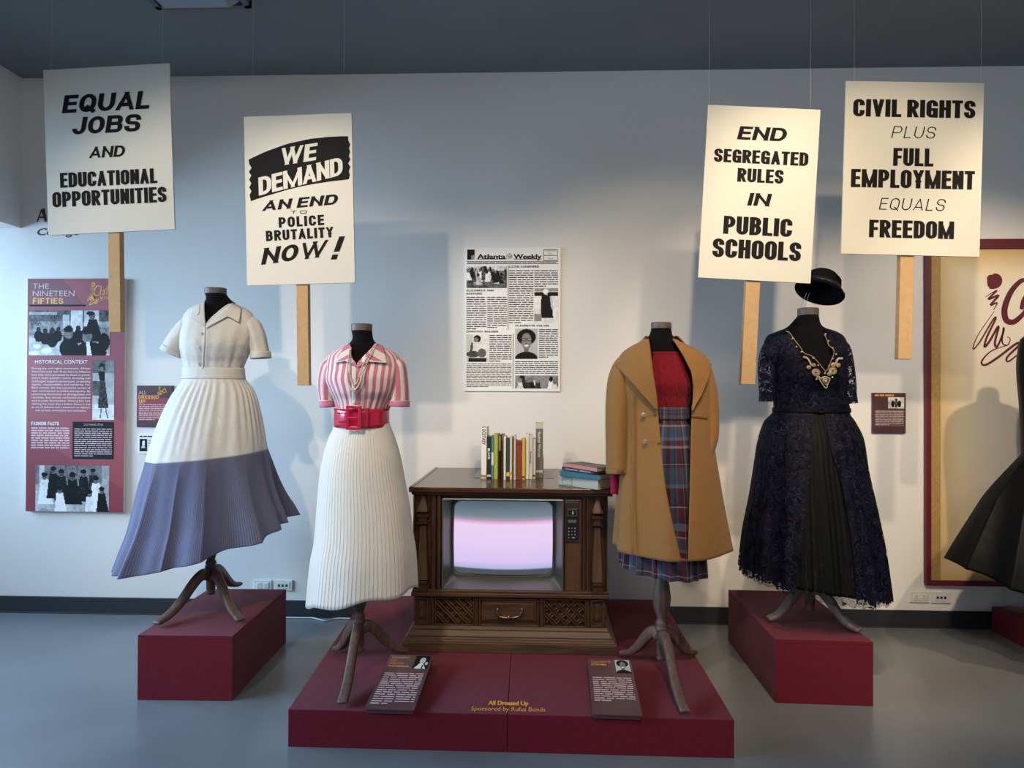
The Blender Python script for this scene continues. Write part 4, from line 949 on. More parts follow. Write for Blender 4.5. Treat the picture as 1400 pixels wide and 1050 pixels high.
book(671.6, 674.9, 596.4, 654.6, .15, (0.08, 0.22, 0.24), 'thin teal book with a white spine patch', bands=((0.32, 0.62, (0.6, 0.68, 0.62)),))
book(675.2, 680.4, 593.7, 655.0, .17, (0.36, 0.40, 0.06), 'olive green book in the row')
book(681.0, 685.2, 594.5, 651.8, .15, (0.055, 0.03, 0.02), 'dark brown book set back behind the olive one', bands=((0.62, 0.97, (0.60, 0.55, 0.45)),))
book(685.4, 688.2, 594.0, 653.5, .15, (0.22, 0.12, 0.06), 'thin tan brown book in the row')
book(688.4, 691.7, 596.0, 656.0, .14, (0.75, 0.70, 0.58), 'thin cream book left of the navy one')
book(691.9, 696.8, 599.0, 655.8, .15, (0.025, 0.055, 0.09), 'navy blue book in the row', bands=((0.08, 0.18, (0.7, 0.5, 0.15)),))
book(697.0, 700.1, 597.5, 656.0, .14, (0.70, 0.62, 0.48), 'thin cream book with an orange foot', bands=((0.0, 0.06, (0.8, 0.5, 0.1)), (0.10, 0.18, (0.75, 0.35, 0.08))))
book(700.3, 702.3, 597.5, 655.8, .15, (0.13, 0.14, 0.03), 'very thin olive book in the row')
book(702.5, 705.0, 595.5, 655.8, .15, (0.66, 0.66, 0.70), 'thin pale grey book left of the red one')
book(705.3, 713.0, 602.5, 655.8, .15, (0.22, 0.045, 0.02), 'thick rust red book in the middle of the row', bands=((0.90, 0.92, (0.1, 0.02, 0.01)), (0.10, 0.12, (0.1, 0.02, 0.01))))
book(713.3, 718.0, 600.0, 655.6, .14, (0.72, 0.44, 0.07), 'mustard yellow book in the row', bands=((0.04, 0.08, (0.1, 0.05, 0.02)),))
book(718.4, 722.9, 593.5, 655.2, .15, (0.78, 0.77, 0.72), 'plain white book right of the yellow one')
book(723.1, 727.9, 594.5, 655.0, .15, (0.62, 0.68, 0.62), 'pale green book with grey spine lettering', title=('Perfectly', 0.35, 0.62, 0.5), tcol=(0.05, 0.05, 0.05))
book(728.2, 732.0, 600.0, 654.5, .14, (0.80, 0.76, 0.68), 'short white book beside the thick grey one', bands=((0.05, 0.10, (0.35, 0.03, 0.03)),))
book(732.3, 742.4, 578.5, 653.4, .20, (0.16, 0.145, 0.125), 'tall thick grey book, rightmost of the row', bands=((0.90, 1.0, (0.60, 0.56, 0.46)), (0.10, 0.14, (0.6, 0.58, 0.5))), title=('Radical Women', 0.38, 0.84, 0.42), tcol=(0.75, 0.74, 0.7))
def bookend(x0, x1, xb, label):
    p0, p1 = PZ(x0, 652, ZTOP), PZ(x1, 652, ZTOP); y0, y1 = PZ(700, 653.5, ZTOP).y, PZ(700, 643, ZTOP).y
    e = empty('bookend', ((p0.x+p1.x)/2, y0, ZTOP), label, 'bookend', group='bookends')
    m = mat('bookend_steel', (0.25, 0.24, 0.22), 0.35, metal=0.8)
    a, b = sorted((p0.x, p1.x)); box('foot_plate', (a, y0, ZTOP), (b, y1, ZTOP+.0015), m, e, bevel=0.0006)
    xw = P(xb, 650, y0).x; box('upright', (xw-.0008, y0+.02, ZTOP), (xw+.0008, y1, ZTOP+.11), m, e)
bookend(647.5, 657.3, 657.2, 'flat steel bookend at the left end of the books')
bookend(742.8, 757.5, 742.8, 'flat steel bookend at the right end of the books')
# four stacked books
def flatbook(c, wid, dep, th, yaw, col, label, title=None, bands=(), z=0, pg=(0.55, 0.48, 0.34)):
    mw = Matrix.Translation((c[0], c[1], z)) @ Matrix.Rotation(R(yaw), 4, 'Z')
    e = empty('book', label=label, cat='book', group='books on the television', mw=mw)
    m = mat('cover_%d_%d_%d' % tuple(int(x*999) for x in col), col, 0.45); t = 0.0025
    w2, d2 = wid/2, dep/2
    G().box((-w2, -d2, 0), (w2, d2, t)).box((-w2, -d2, th-t), (w2, d2, th)).box((-w2, -d2, t), (w2, -d2+t, th-t)).obj('cover', m, e, local=True, bevel=0.001)
    G().box((-w2+.004, -d2+t, t), (w2-.004, d2-.004, th-t)).obj('page_block', mat('pages_%d' % int(pg[0]*999), pg, 0.9), e, local=True)
    for (u0, u1, v0, v1, bc) in bands:
        G().box((-w2+wid*u0, -d2-.0006, th*v0), (-w2+wid*u1, -d2, th*v1)).obj('spine_print', mat('band_%d_%d_%d' % tuple(int(x*999) for x in bc), bc, 0.5), e, local=True)
    return e
def laid(FLp, FRp, z, dep, th, col, label, **kw):
    a, b = PZ(*FLp, z), PZ(*FRp, z); d = b-a; yaw = math.atan2(d.y, d.x); nrm = Vector((-d.y, d.x, 0)).normalized()
    c0 = (a+b)/2+nrm*dep/2; return flatbook((c0.x, c0.y, 0), d.length, dep, th, math.degrees(yaw), col, label, z=z, **kw)
zz = ZTOP+.0003
laid((763.5, 662.5), (817.5, 669.8), zz, .135, .048, (0.44, 0.47, 0.42), 'pale grey green book at the bottom of the small stack', bands=((0.10, 0.36, 0.10, 0.13, (0.03, 0.03, 0.03)), (0.10, 0.36, 0.88, 0.91, (0.03, 0.03, 0.03)), (0.10, 0.11, 0.10, 0.9, (0.03, 0.03, 0.03)), (0.35, 0.36, 0.10, 0.9, (0.03, 0.03, 0.03)))); zz += .0485
laid((765.5, 651.0), (819.0, 656.8), zz, .13, .027, (0.03, 0.14, 0.19), 'teal book, second from bottom of the small stack'); zz += .0275
laid((768.0, 642.5), (812.5, 648.8), zz, .12, .017, (0.02, 0.03, 0.06), 'navy book under the dark topmost one in the stack', bands=((0.12, 0.5, 0.35, 0.65, (0.4, 0.4, 0.45)), (0.55, 0.9, 0.35, 0.65, (0.4, 0.4, 0.45)))); zz += .0175
tb = laid((769.5, 637.5), (816.5, 645.0), zz, .13, .018, (0.035, 0.03, 0.032), 'dark grey book with a salmon spine, topmost of the stack', bands=((0.0, 1.0, 0.0, 1.0, (0.62, 0.25, 0.20)),))
for k in range(3):
    G().box((.03+k*.018, -.05+.02*k, .0182), (.036+k*.018, .03+.01*k, .0186)).obj('cover_print', mat('cover_print', (0.35, 0.33, 0.30), 0.5), tb, local=True)
# ================================================================== CLOTH TOOLS
def hermite(keys, x):
    xs = [k[0] for k in keys]; n = len(keys)
    if x <= xs[0]: return list(keys[0][1:])
    if x >= xs[-1]: return list(keys[-1][1:])
    i = max(j for j in range(n-1) if xs[j] <= x); h = xs[i+1]-xs[i]; t = (x-xs[i])/h; out = []
    for c in range(1, len(keys[0])):
        y = [k[c] for k in keys]; d = [(y[j+1]-y[j])/(xs[j+1]-xs[j]) for j in range(n-1)]
        def m(j):
            if j == 0: return d[0]
            if j == n-1: return d[-1]
            return 0 if d[j-1]*d[j] <= 0 else 2*d[j-1]*d[j]/(d[j-1]+d[j])
        m0, m1 = m(i), m(i+1)
        out.append((2*t**3-3*t*t+1)*y[i]+(t**3-2*t*t+t)*h*m0+(-2*t**3+3*t*t)*y[i+1]+(t**3-t*t)*h*m1)
    return out
class Form:
    """a stack of elliptical rings; keys are (py, xl, xr, ry[, dy]) read at the plane Y; dy moves the ring centre"""
    def __init__(s, keys, Y):
        s.keys = [tuple(k)+(0.0,)*(5-len(k)) for k in keys]; s.Y = Y; s.tab = []
        p0, p1 = s.keys[0][0], s.keys[-1][0]; s.p0, s.p1 = p0, p1
        for i in range(241):
            py = p0+(p1-p0)*i/240; s.tab.append((s.ring(py)))
    def ring(s, py):
        xl, xr, ry, dy = hermite(s.keys, py); a, b = P(xl, py, s.Y), P(xr, py, s.Y)
        return ((a.z+b.z)/2, (a.x+b.x)/2, (b.x-a.x)/2, s.Y+dy, ry)
    def at(s, z):
        T = s.tab
        if z >= T[0][0]: return T[0]
        if z <= T[-1][0]: return T[-1]
        lo, hi = 0, len(T)-1
        while hi-lo > 1:
            m = (lo+hi)//2
            if T[m][0] > z: lo = m
            else: hi = m
        t = (T[lo][0]-z)/(T[lo][0]-T[hi][0]+1e-9); return tuple(a+(b-a)*t for a, b in zip(T[lo], T[hi]))
    def y(s, x, z, off=0.0):
        _, cx, rx, cy, ry = s.at(z); u = max(-1, min(1, (x-cx)/(rx+1e-6))); return cy-ry*math.sqrt(max(0.0, 1-u*u*0.98))-off
    def hit(s, px, py, off=0.0):
        Y = s.Y-0.1
        for _ in range(8):
            p = P(px, py, Y); Y = s.y(p.x, p.z, off)
        return P(px, py, Y)
    def theta(s, px, py_ring):
        z, cx, rx, cy, ry = s.ring(py_ring); th = 0.0
        for _ in range(8):
            Y = cy-ry*math.cos(th); d = ray(px, py_ring); t = (Y-CAM.y)/d.y; x = CAM.x+d.x*t
            th = math.asin(max(-1, min(1, (x-cx)/(rx+1e-6))))
        return th
def loft(name, form, m, parent=None, nseg=160, nh=60, fold=None, dz=None, open_=None, p0=None, p1=None, scale=1.0, solid=0.0, shift=(0, 0), cap_top=False, urange=None):
    p0 = form.p0 if p0 is None else p0; p1 = form.p1 if p1 is None else p1
    V = []; UV = []; Fc = []
    closed = open_ is None
    cols = nseg if closed else nseg+1
    for i in range(nh+1):
        s = i/nh; py = p0+(p1-p0)*s; z, cx, rx, cy, ry = form.ring(py)
        if not closed:
            ol, orr = hermite(open_, py); tl, tr = form.theta(ol, py), form.theta(orr, py)
            if orr-ol < 0.6: tl = tr = (tl+tr)/2
        for j in range(cols):
            if closed: th = 2*math.pi*j/nseg
            else:
                th = tr+(2*math.pi+tl-tr)*j/nseg
            f = 1+(fold(th, s) if fold else 0)
            zz = z+(dz(th, s) if dz else 0)
            V.append((cx+rx*scale*math.sin(th)*f+shift[0], cy-ry*scale*math.cos(th)*f+shift[1], zz)); UV.append((th/(2*math.pi), s))
    for i in range(nh):
        for j in range(nseg):
            k = (j+1) % nseg if closed else j+1; Fc.append((i*cols+j, i*cols+cols+j, i*cols+cols+k, i*cols+k))
    if cap_top: Fc.append(tuple(range(cols)))
    # seam-safe uv for closed lofts: duplicate handled by tiling materials (integer repeats)
    if closed:
        V2 = []; UV2 = []; F2 = []; c2 = nseg+1
        for i in range(nh+1):
            for j in range(c2): V2.append(V[i*nseg+(j % nseg)]); UV2.append((j/nseg, i/nh))
        for i in range(nh):
            for j in range(nseg): F2.append((i*c2+j, i*c2+c2+j, i*c2+c2+j+1, i*c2+j+1))
        if cap_top: F2.append(tuple(range(nseg)))
        V, UV, Fc = V2, UV2, F2
    o = mk(name, V, Fc, m, parent, True, UV)
    if closed:
        wd = o.modifiers.new('weld', 'WELD'); wd.merge_threshold = 1e-5
    if solid:
        sm = o.modifiers.new('cloth_thickness', 'SOLIDIFY'); sm.thickness = solid; sm.offset = -1
    return o
def patch(name, form, A, B, m, parent=None, n=24, k=10, off=0.006, offB=None, solid=0.002, wav=None, smooth_=True):
    """cloth strip lying on a form between pixel polylines A and B"""
    def samp(L, t):
        d = [0]
        for i in range(len(L)-1): d.append(d[-1]+math.hypot(L[i+1][0]-L[i][0], L[i+1][1]-L[i][1]))
        q = t*d[-1]
        for i in range(len(L)-1):
            if q <= d[i+1]+1e-9:
                u = (q-d[i])/(d[i+1]-d[i]+1e-9); return (L[i][0]+(L[i+1][0]-L[i][0])*u, L[i][1]+(L[i+1][1]-L[i][1])*u)
        return L[-1]
    V = []; UV = []; Fc = []; offB = off if offB is None else offB
    for i in range(n+1):
        a, b = samp(A, i/n), samp(B, i/n)
        for j in range(k+1):
            t = j/k; o_ = off+(offB-off)*t
            if wav: o_ += wav(i/n, t)
            V.append(form.hit(a[0]+(b[0]-a[0])*t, a[1]+(b[1]-a[1])*t, o_)); UV.append((t, i/n))
    for i in range(n):
        for j in range(k): q = i*(k+1)+j; Fc.append((q, q+k+1, q+k+2, q+1))
    o = mk(name, V, Fc, m, parent, smooth_, UV)
    if solid: sm = o.modifiers.new('cloth_thickness', 'SOLIDIFY'); sm.thickness = solid; sm.offset = 0
    return o
def sleeve(name, pts, Y, m, parent=None, ryk=1.0, nseg=40, nh=24, fold=None, solid=0.002, hem=None):
    """pts: (px, py, half width px, depth offset); sections square to the path"""
    ctr = []; 
    keys = [(i/(len(pts)-1),)+tuple(p) for i, p in enumerate(pts)]
    V = []; UV = []; Fc = []
    for i in range(nh+1):
        s = i/nh; px, py, hw, dy = hermite(keys, s); c = P(px, py, Y+dy)
        a = hermite(keys, max(0, s-.03)); b = hermite(keys, min(1, s+.03))
        d = P(b[0], b[1], Y+b[3])-P(a[0], a[1], Y+a[3]); d.normalize()
        e1 = Vector((-d.z, 0, d.x)).normalized()
        if e1.x < 0: e1 = -e1
        e2 = d.cross(e1).normalized()
        if e2.y > 0: e2 = -e2
        w_ = (P(px+1, py, Y)-P(px, py, Y)).x*hw
        for j in range(nseg):
            th = 2*math.pi*j/nseg; f = 1+(fold(th, s) if fold else 0)
            V.append(c+e1*w_*math.sin(th)*f+e2*w_*ryk*math.cos(th)*f); UV.append((j/nseg, s))
    for i in range(nh):
        for j in range(nseg): k = (j+1) % nseg; Fc.append((i*nseg+j, i*nseg+nseg+j, i*nseg+nseg+k, i*nseg+k))
    o = mk(name, V, Fc, m, parent, True, UV)
    if solid: sm = o.modifiers.new('cloth_thickness', 'SOLIDIFY'); sm.thickness = solid; sm.offset = -1
    return o
def waves(seed, freqs, pw=1.0):
    """irregular drape folds: amplitudes grow downwards"""
    r = random.Random(seed); W = [(f, a, r.uniform(0, 6.28), r.uniform(-0.6, 0.6)) for f, a in freqs]
    def fn(th, s):
        v = 0
        for f, a, ph, dr in W: v += a*math.sin(f*th+ph+dr*math.sin(2*th+ph))
        return v*(s**pw)
    return fn
# ---- dress-form stand
m_stand = wood('worn_stand_wood', (0.075, 0.042, 0.032), (0.17, 0.108, 0.082), 1.2, 0.5, 'Z', 0.3)
m_stand2 = wood('pale_stand_wood', (0.16, 0.115, 0.09), (0.26, 0.19, 0.15), 1.2, 0.5, 'Z', 0.3)
m_velvet = mat('black_velvet', (0.004, 0.004, 0.0045), 0.95, sheen=0.02, spec=0.1)
m_cap = wood('cap_wood', (0.07, 0.052, 0.04), (0.13, 0.098, 0.075), 2, 0.5, 'X')
def dress_form(label, cpx, Y, z0, feet, body_keys, cap, top_py, mleg=None, name='dress_form'):
    c = P(cpx, 700, Y); e = empty(name, (c.x, Y, z0), label, 'dress form', group='black dress forms on wooden tripods')
    ztop = P(cpx, top_py, Y).z; mleg = mleg or m_stand
    zb = z0+0.055
    pr = [(0.008, 0), (0.020, .004), (0.025, .012), (0.019, .022), (0.023, .03), (0.023, .135), (0.028, .14), (0.030, .152), (0.024, .160), (0.029, .168), (0.024, .180), (0.020, .19), (0.037, .24), (0.042, .285), (0.036, .34), (0.025, .40), (0.022, .43), (0.026, .44), (0.026, .455), (0.019, .465), (0.019, ztop-zb)]
    pr = [(r, z) for r, z in pr if z <= ztop-zb-.001]; 
    if pr[-1][1] < ztop-zb-.01: pr.append((0.019, ztop-zb))
    G().lathe((c.x, Y, zb), pr, 24).obj('post', m_stand, e, True)
    for fp in feet:
        (fx, fy) = fp[:2]; q = PZ(fx, fy, z0+.008)
        if len(fp) > 2: q = P(fx, fy, fp[2]); q.z = z0+.008
        d = Vector((q.x-c.x, q.y-Y, 0)); L = d.length; d.normalize(); side = Vector((-d.y, d.x, 0))
        prof = [(0.015, .150, .050), (0.055, .165, .046), (0.10, .152, .042), (0.15, .118, .038), (0.20, .078, .034), (0.26, .040, .028), (0.32, .020, .022), (0.36, .014, .018), (0.375, .012, .010)]
        k = L/0.375; S = crom([(c.x+d.x*r*k, Y+d.y*r*k, z0+h+.012) for r, h, t in prof], 4); nS = len(S); V = []; Fc = []
        for i, p in enumerate(S):
            t = i/(nS-1)*(len(prof)-1); j = min(int(t), len(prof)-2); th = 1.2*(prof[j][2]+(prof[j+1][2]-prof[j][2])*(t-j))
            tg = (S[min(i+1, nS-1)]-S[max(i-1, 0)]).normalized(); nn = side.cross(tg).normalized(); nn = nn if nn.z > 0 else -nn
            w_ = 0.0165+0.004*(i/nS)
            lo_ = max(p.z-th/2, z0+.001)
            for (a, b) in ((-1, -.8), (-1, .8), (-.6, 1), (.6, 1), (1, .8), (1, -.8), (.6, -1), (-.6, -1)):
                v = p+side*w_*a+nn*th/2*b; v.z = max(v.z, z0+.0012); V.append(v)
        for i in range(nS-1):
            for j in range(8): kk = (j+1) % 8; Fc.append((i*8+j, i*8+kk, i*8+8+kk, i*8+8+j))
        Fc.append(tuple(range(7, -1, -1))); Fc.append(tuple((nS-1)*8+j for j in range(8)))
        mk('leg', V, Fc, mleg, e, True)
    k0 = body_keys[0]; body_keys = [(cap[3]-.8,)+tuple(k0[1:])]+[k for k in body_keys if k[0] > cap[3]+.5]
    bf = Form(body_keys, Y); loft('torso', bf, m_velvet, e, 64, 60, cap_top=True)
    (x0, x1, y0, y1) = cap; a = P(x0, y1, Y); b = P(x1, y1, Y); r = (b.x-a.x)/2; h = P(x0, y0, Y).z-a.z
    G().lathe(((a.x+b.x)/2, Y+body_keys[0][4] if len(body_keys[0]) > 4 else Y, a.z), [(r*.96, 0), (r, .003), (r, h-.003), (r*.95, h)], 28, sy=.9).obj('neck_cap', m_cap, e, False)
    return e, bf
# ---- cloth materials
def cloth(name, col, rough=0.85, weave=900, bump=0.25, var=0.05, sheen=0.1, spec=0.25, wr=None):
    if name in MATS: return MATS[name]
    m = D.materials.new(name); m.use_nodes = True; nt = m.node_tree; b = nt.nodes['Principled BSDF']
    b.inputs['Roughness'].default_value = rough; b.inputs['Sheen Weight'].default_value = sheen; b.inputs['Specular IOR Level'].default_value = spec
    tc = N(nt, 'ShaderNodeTexCoord'); n1 = N(nt, 'ShaderNodeTexNoise'); n1.inputs['Scale'].default_value = weave; nt.links.new(tc.outputs['Object'], n1.inputs['Vector'])
    n2 = N(nt, 'ShaderNodeTexNoise'); n2.inputs['Scale'].default_value = 14; n2.inputs['Detail'].default_value = 4; n2.inputs['Distortion'].default_value = 0.6; nt.links.new(tc.outputs['Object'], n2.inputs['Vector'])
    r = ramp(nt, [(0.3, [c*(1-var) for c in col]), (0.7, [min(1, c*(1+var)) for c in col])]); nt.links.new(n1.outputs['Fac'], r.inputs[0]); nt.links.new(r.outputs[0], b.inputs['Base Color'])
    b1 = N(nt, 'ShaderNodeBump'); b1.inputs['Strength'].default_value = bump; b1.inputs['Distance'].default_value = 0.001; nt.links.new(n1.outputs['Fac'], b1.inputs['Height'])
    b2 = N(nt, 'ShaderNodeBump'); b2.inputs['Strength'].default_value = 0.5 if wr is None else wr; b2.inputs['Distance'].default_value = 0.012; nt.links.new(n2.outputs['Fac'], b2.inputs['Height'])
    nt.links.new(b1.outputs[0], b2.inputs['Normal']); nt.links.new(b2.outputs[0], b.inputs['Normal'])
    MATS[name] = m; m['bsdf'] = b.name; return m
def uvnode(nt):
    tc = N(nt, 'ShaderNodeTexCoord'); sp = N(nt, 'ShaderNodeSeparateXYZ'); nt.links.new(tc.outputs['UV'], sp.inputs[0]); return sp, tc
def stripes_mat(name, stops, rep, axis=0, base='cotton'):
    m = cloth(name, (1, 1, 1), 0.8); nt = m.node_tree; b = nt.nodes['Principled BSDF']; sp, tc = uvnode(nt)
    f = math_(nt, 'FRACT', math_(nt, 'MULTIPLY', sp.outputs[axis], rep)); r = ramp(nt, stops, 'CONSTANT'); nt.links.new(f, r.inputs[0])
    nt.links.new(r.outputs[0], b.inputs['Base Color']); return m
def plaid_mat():
    m = cloth('plaid_wool', (1, 1, 1), 0.85, wr=0.2); nt = m.node_tree; b = nt.nodes['Principled BSDF']; sp, tc = uvnode(nt)
    Bl, Pl, Rd, Wh, Nv, Lb = (0.03, 0.065, 0.11), (0.03, 0.011, 0.028), (0.075, 0.007, 0.018), (0.32, 0.24, 0.22), (0.010, 0.012, 0.026), (0.09, 0.15, 0.23)
    warp = [(0, Bl), (.16, Nv), (.20, Bl), (.30, Rd), (.40, Pl), (.47, Wh), (.485, Pl), (.58, Rd), (.63, Wh), (.645, Lb), (.72, Bl), (.84, Pl), (.92, Rd)]
    weft = [(0, Rd), (.05, Wh), (.065, Bl), (.16, Lb), (.19, Rd), (.235, Wh), (.26, Pl), (.40, Wh), (.41, Pl), (.43, Bl), (.58, Lb), (.615, Rd), (.64, Pl), (.74, Nv), (.78, Wh), (.79, Rd), (.86, Pl), (.93, Lb)]
    fu = math_(nt, 'FRACT', math_(nt, 'MULTIPLY', sp.outputs[0], 8)); r1 = ramp(nt, warp, 'CONSTANT'); nt.links.new(fu, r1.inputs[0])
    r2 = ramp(nt, weft, 'CONSTANT'); nt.links.new(math_(nt, 'FRACT', math_(nt, 'MULTIPLY', sp.outputs[1], 1.45)), r2.inputs[0])
    mx = N(nt, 'ShaderNodeMix'); mx.data_type = 'RGBA'; mx.inputs[0].default_value = 0.45
    nt.links.new(r1.outputs[0], mx.inputs[6]); nt.links.new(r2.outputs[0], mx.inputs[7]); nt.links.new(mx.outputs[2], b.inputs['Base Color']); return m
def gingham_mat():
    m = cloth('blue_pin_stripe', (1, 1, 1), 0.9, wr=0.4); nt = m.node_tree; b = nt.nodes['Principled BSDF']; sp, tc = uvnode(nt)
    a = math_(nt, 'SINE', math_(nt, 'MULTIPLY', sp.outputs[0], 6.28318*300)); c = math_(nt, 'SINE', math_(nt, 'MULTIPLY', sp.outputs[1], 6.28318*60))
    f = math_(nt, 'ADD', math_(nt, 'MULTIPLY', a, 0.2), math_(nt, 'ADD', math_(nt, 'MULTIPLY', c, 0.1), 0.5))
    r = ramp(nt, [(0.15, (0.058, 0.066, 0.125)), (0.85, (0.165, 0.165, 0.245))]); nt.links.new(f, r.inputs[0]); nt.links.new(r.outputs[0], b.inputs['Base Color']); return m
def lace_mat(name, thread, ground, holes=0.5, scale=95, dense=0.5, dark=True):
    """openwork: flowers where a low noise is high, net between; holes are truly open"""
    m = D.materials.new(name); m.use_nodes = True; nt = m.node_tree; b = nt.nodes['Principled BSDF']; out = nt.nodes['Material Output']
    tc = N(nt, 'ShaderNodeTexCoord'); v = N(nt, 'ShaderNodeTexVoronoi'); v.feature = 'DISTANCE_TO_EDGE'; v.inputs['Scale'].default_value = scale
    n0 = N(nt, 'ShaderNodeTexNoise'); n0.inputs['Scale'].default_value = 30; n0.inputs['Detail'].default_value = 2; nt.links.new(tc.outputs['Object'], n0.inputs['Vector'])
    ad = N(nt, 'ShaderNodeVectorMath'); ad.operation = 'ADD'; sc_ = N(nt, 'ShaderNodeVectorMath'); sc_.operation = 'SCALE'; sc_.inputs['Scale'].default_value = 0.03
    nt.links.new(n0.outputs['Color'], sc_.inputs[0]); nt.links.new(tc.outputs['Object'], ad.inputs[0]); nt.links.new(sc_.outputs[0], ad.inputs[1]); nt.links.new(ad.outputs[0], v.inputs['Vector'])
    n1 = N(nt, 'ShaderNodeTexNoise'); n1.inputs['Scale'].default_value = 22; n1.inputs['Detail'].default_value = 1; n1.inputs['Distortion'].default_value = 1.5; nt.links.new(tc.outputs['Object'], n1.inputs['Vector'])
    floral = math_(nt, 'GREATER_THAN', n1.outputs['Fac'], dense); rim = math_(nt, 'LESS_THAN', math_(nt, 'ABSOLUTE', math_(nt, 'SUBTRACT', n1.outputs['Fac'], dense)), 0.018)
    net = math_(nt, 'LESS_THAN', v.outputs['Distance'], 0.10*(2-holes*2)+0.02)
    op = math_(nt, 'MAXIMUM', math_(nt, 'MAXIMUM', floral, rim), net)
    mc = N(nt, 'ShaderNodeMix'); mc.data_type = 'RGBA'; nt.links.new(rim, mc.inputs[0]); mc.inputs[6].default_value = (*ground, 1); mc.inputs[7].default_value = (*thread, 1)
    nt.links.new(mc.outputs[2], b.inputs['Base Color']); b.inputs['Roughness'].default_value = 0.6; b.inputs['Specular IOR Level'].default_value = 0.15
    bn = N(nt, 'ShaderNodeBump'); bn.inputs['Strength'].default_value = 0.8; bn.inputs['Distance'].default_value = 0.003; nt.links.new(math_(nt, 'ADD', n1.outputs['Fac'], v.outputs['Distance']), bn.inputs['Height']); nt.links.new(bn.outputs[0], b.inputs['Normal'])
    tr = N(nt, 'ShaderNodeBsdfTransparent'); mx = N(nt, 'ShaderNodeMixShader'); nt.links.new(op, mx.inputs[0]); nt.links.new(tr.outputs[0], mx.inputs[1]); nt.links.new(b.outputs[0], mx.inputs[2]); nt.links.new(mx.outputs[0], out.inputs[0])
    return m
def shrink(keys, k, addtop=()):
    out = list(addtop)
    for t in keys:
        py, xl, xr, ry = t[:4]; c = (xl+xr)/2; h = (xr-xl)/2*k; out.append((py, c-h, c+h, ry*k, t[4] if len(t) > 4 else 0.0))
    return out
def button(form, px, py, r, m, parent, off=0.008, name='button'):
    p = form.hit(px, py, off); g = G(); mw = Matrix.Rotation(R(90), 4, 'X')
    pr = [(r*.8, 0), (r, .0015), (r, .003), (r*.75, .0045), (r*.3, .004)]; g.lathe((0, 0, 0), pr, 14)
    V = [p+(mw @ Vector(v)) for v in g.v]; return mk(name, V, g.f, m, parent, True)

# ================================================================== FIGURE 1: white blouse, blue tiered skirt
Y1 = -0.76; C1 = 0.0038
bl_keys = [(413.5, 280, 318, .060), (417, 272, 326, .072), (423, 260, 338, .088), (431, 253.5, 346, .100), (442, 251, 350, .115), (456, 251, 349, .135, -.01), (470, 251, 346, .140, -.015), (485, 251.5, 340, .128, -.01), (497, 253, 334, .115), (505, 254, 331, .108)]
fb = Form(bl_keys, Y1)
e1, bf1 = dress_form('black dress form in white blouse and blue skirt, leftmost on its box', 289, Y1, ZL, [(213, 857), (329, 852), (327, 807, Y1+.33)],
    [(395, 281.5, 308.5, .048), (402, 283, 310, .050), (409, 283, 314, .054), (415, 279, 322, .066), (423, 268, 334, .08), (434, 258, 343, .095), (456, 256, 343, .122, -.01), (485, 257, 334, .110), (505, 258, 327, .10), (540, 250, 338, .11), (600, 262, 326, .09), (606, 275, 312, .05)], (280.5, 309, 394, 402.5), 600)
m_wc = cloth('white_cotton', (0.60, 0.58, 0.535), 0.85, var=0.02, wr=0.6)
m_shell = mat('smoke_button', (0.33, 0.32, 0.30), 0.3)
bz1 = empty('blouse', P(292, 505, Y1), 'white short sleeved button blouse with open collar, worn by the leftmost dress form', 'blouse')
op = [(413.5, 279.5, 317), (420, 279.5, 308), (430, 280, 296), (440, 280.5, 285), (446, 281, 281.5), (450, 281.2, 281.2), (505, 279, 279)]
wv = waves(5, [(3, .014), (7, .014), (13, .012), (19, .006)], 0.6)
loft('bodice', fb, m_wc, bz1, 160, 50, fold=lambda th, s: wv(th, s)+0.012*math.sin(26*th)*max(0, s-.6)*2, open_=op, solid=.002)
# sleeves
pf_ = lambda n_, a: (lambda th, s: a*math.sin(n_*th+1.3*s)*(0.4+.6*s))
sleeve('sleeve', [(266, 436, 9, .0), (258, 446, 13, -.0), (250, 458, 14.5, -.0), (242, 471, 15, -.005), (235.5, 483, 15.6, -.01)], Y1, m_wc, bz1, 1.1, fold=pf_(5, .04))
sleeve('sleeve', [(335, 438, 9, .0), (344, 446, 12.5, .0), (350, 459, 12.2, .0), (354, 474, 11.5, .0), (356.5, 489, 12, .0)], Y1, m_wc, bz1, 1.2, fold=pf_(6, .05))
# cuffs
sleeve('cuff', [(238.8, 477.2, 15.6, -.008), (235.2, 483.8, 16, -.01)], Y1, m_wc, bz1, 1.1, nh=4)
sleeve('cuff', [(356.2, 481, 13.2, .0), (356.8, 490, 13.4, .0)], Y1, m_wc, bz1, 1.2, nh=4)
# collar
patch('collar', fb, [(279.5, 414), (279.5, 425), (280, 436), (281, 445)], [(267, 421), (258, 432), (262, 434), (281, 446)], m_wc, bz1, off=.010, offB=.014)
patch('collar', fb, [(317, 414), (308, 422), (297, 431), (281, 446)], [(330, 421), (327, 441), (312, 432), (282, 448)], m_wc, bz1, off=.010, offB=.014)
patch('collar_point', fb, [(268, 419), (266, 430), (258, 431)], [(273, 416), (272.5, 428), (270, 431)], m_wc, bz1, off=.014)
# placket and buttons
patch('placket', fb, [(278, 447), (277, 475), (275.5, 504)], [(281, 447), (279.7, 475), (278, 504)], m_wc, bz1, off=.007, k=3)
for (x, y) in ((275, 456), (272, 475), (271, 497)): button(fb, x+1.5, y, .0065, m_shell, bz1, .010)
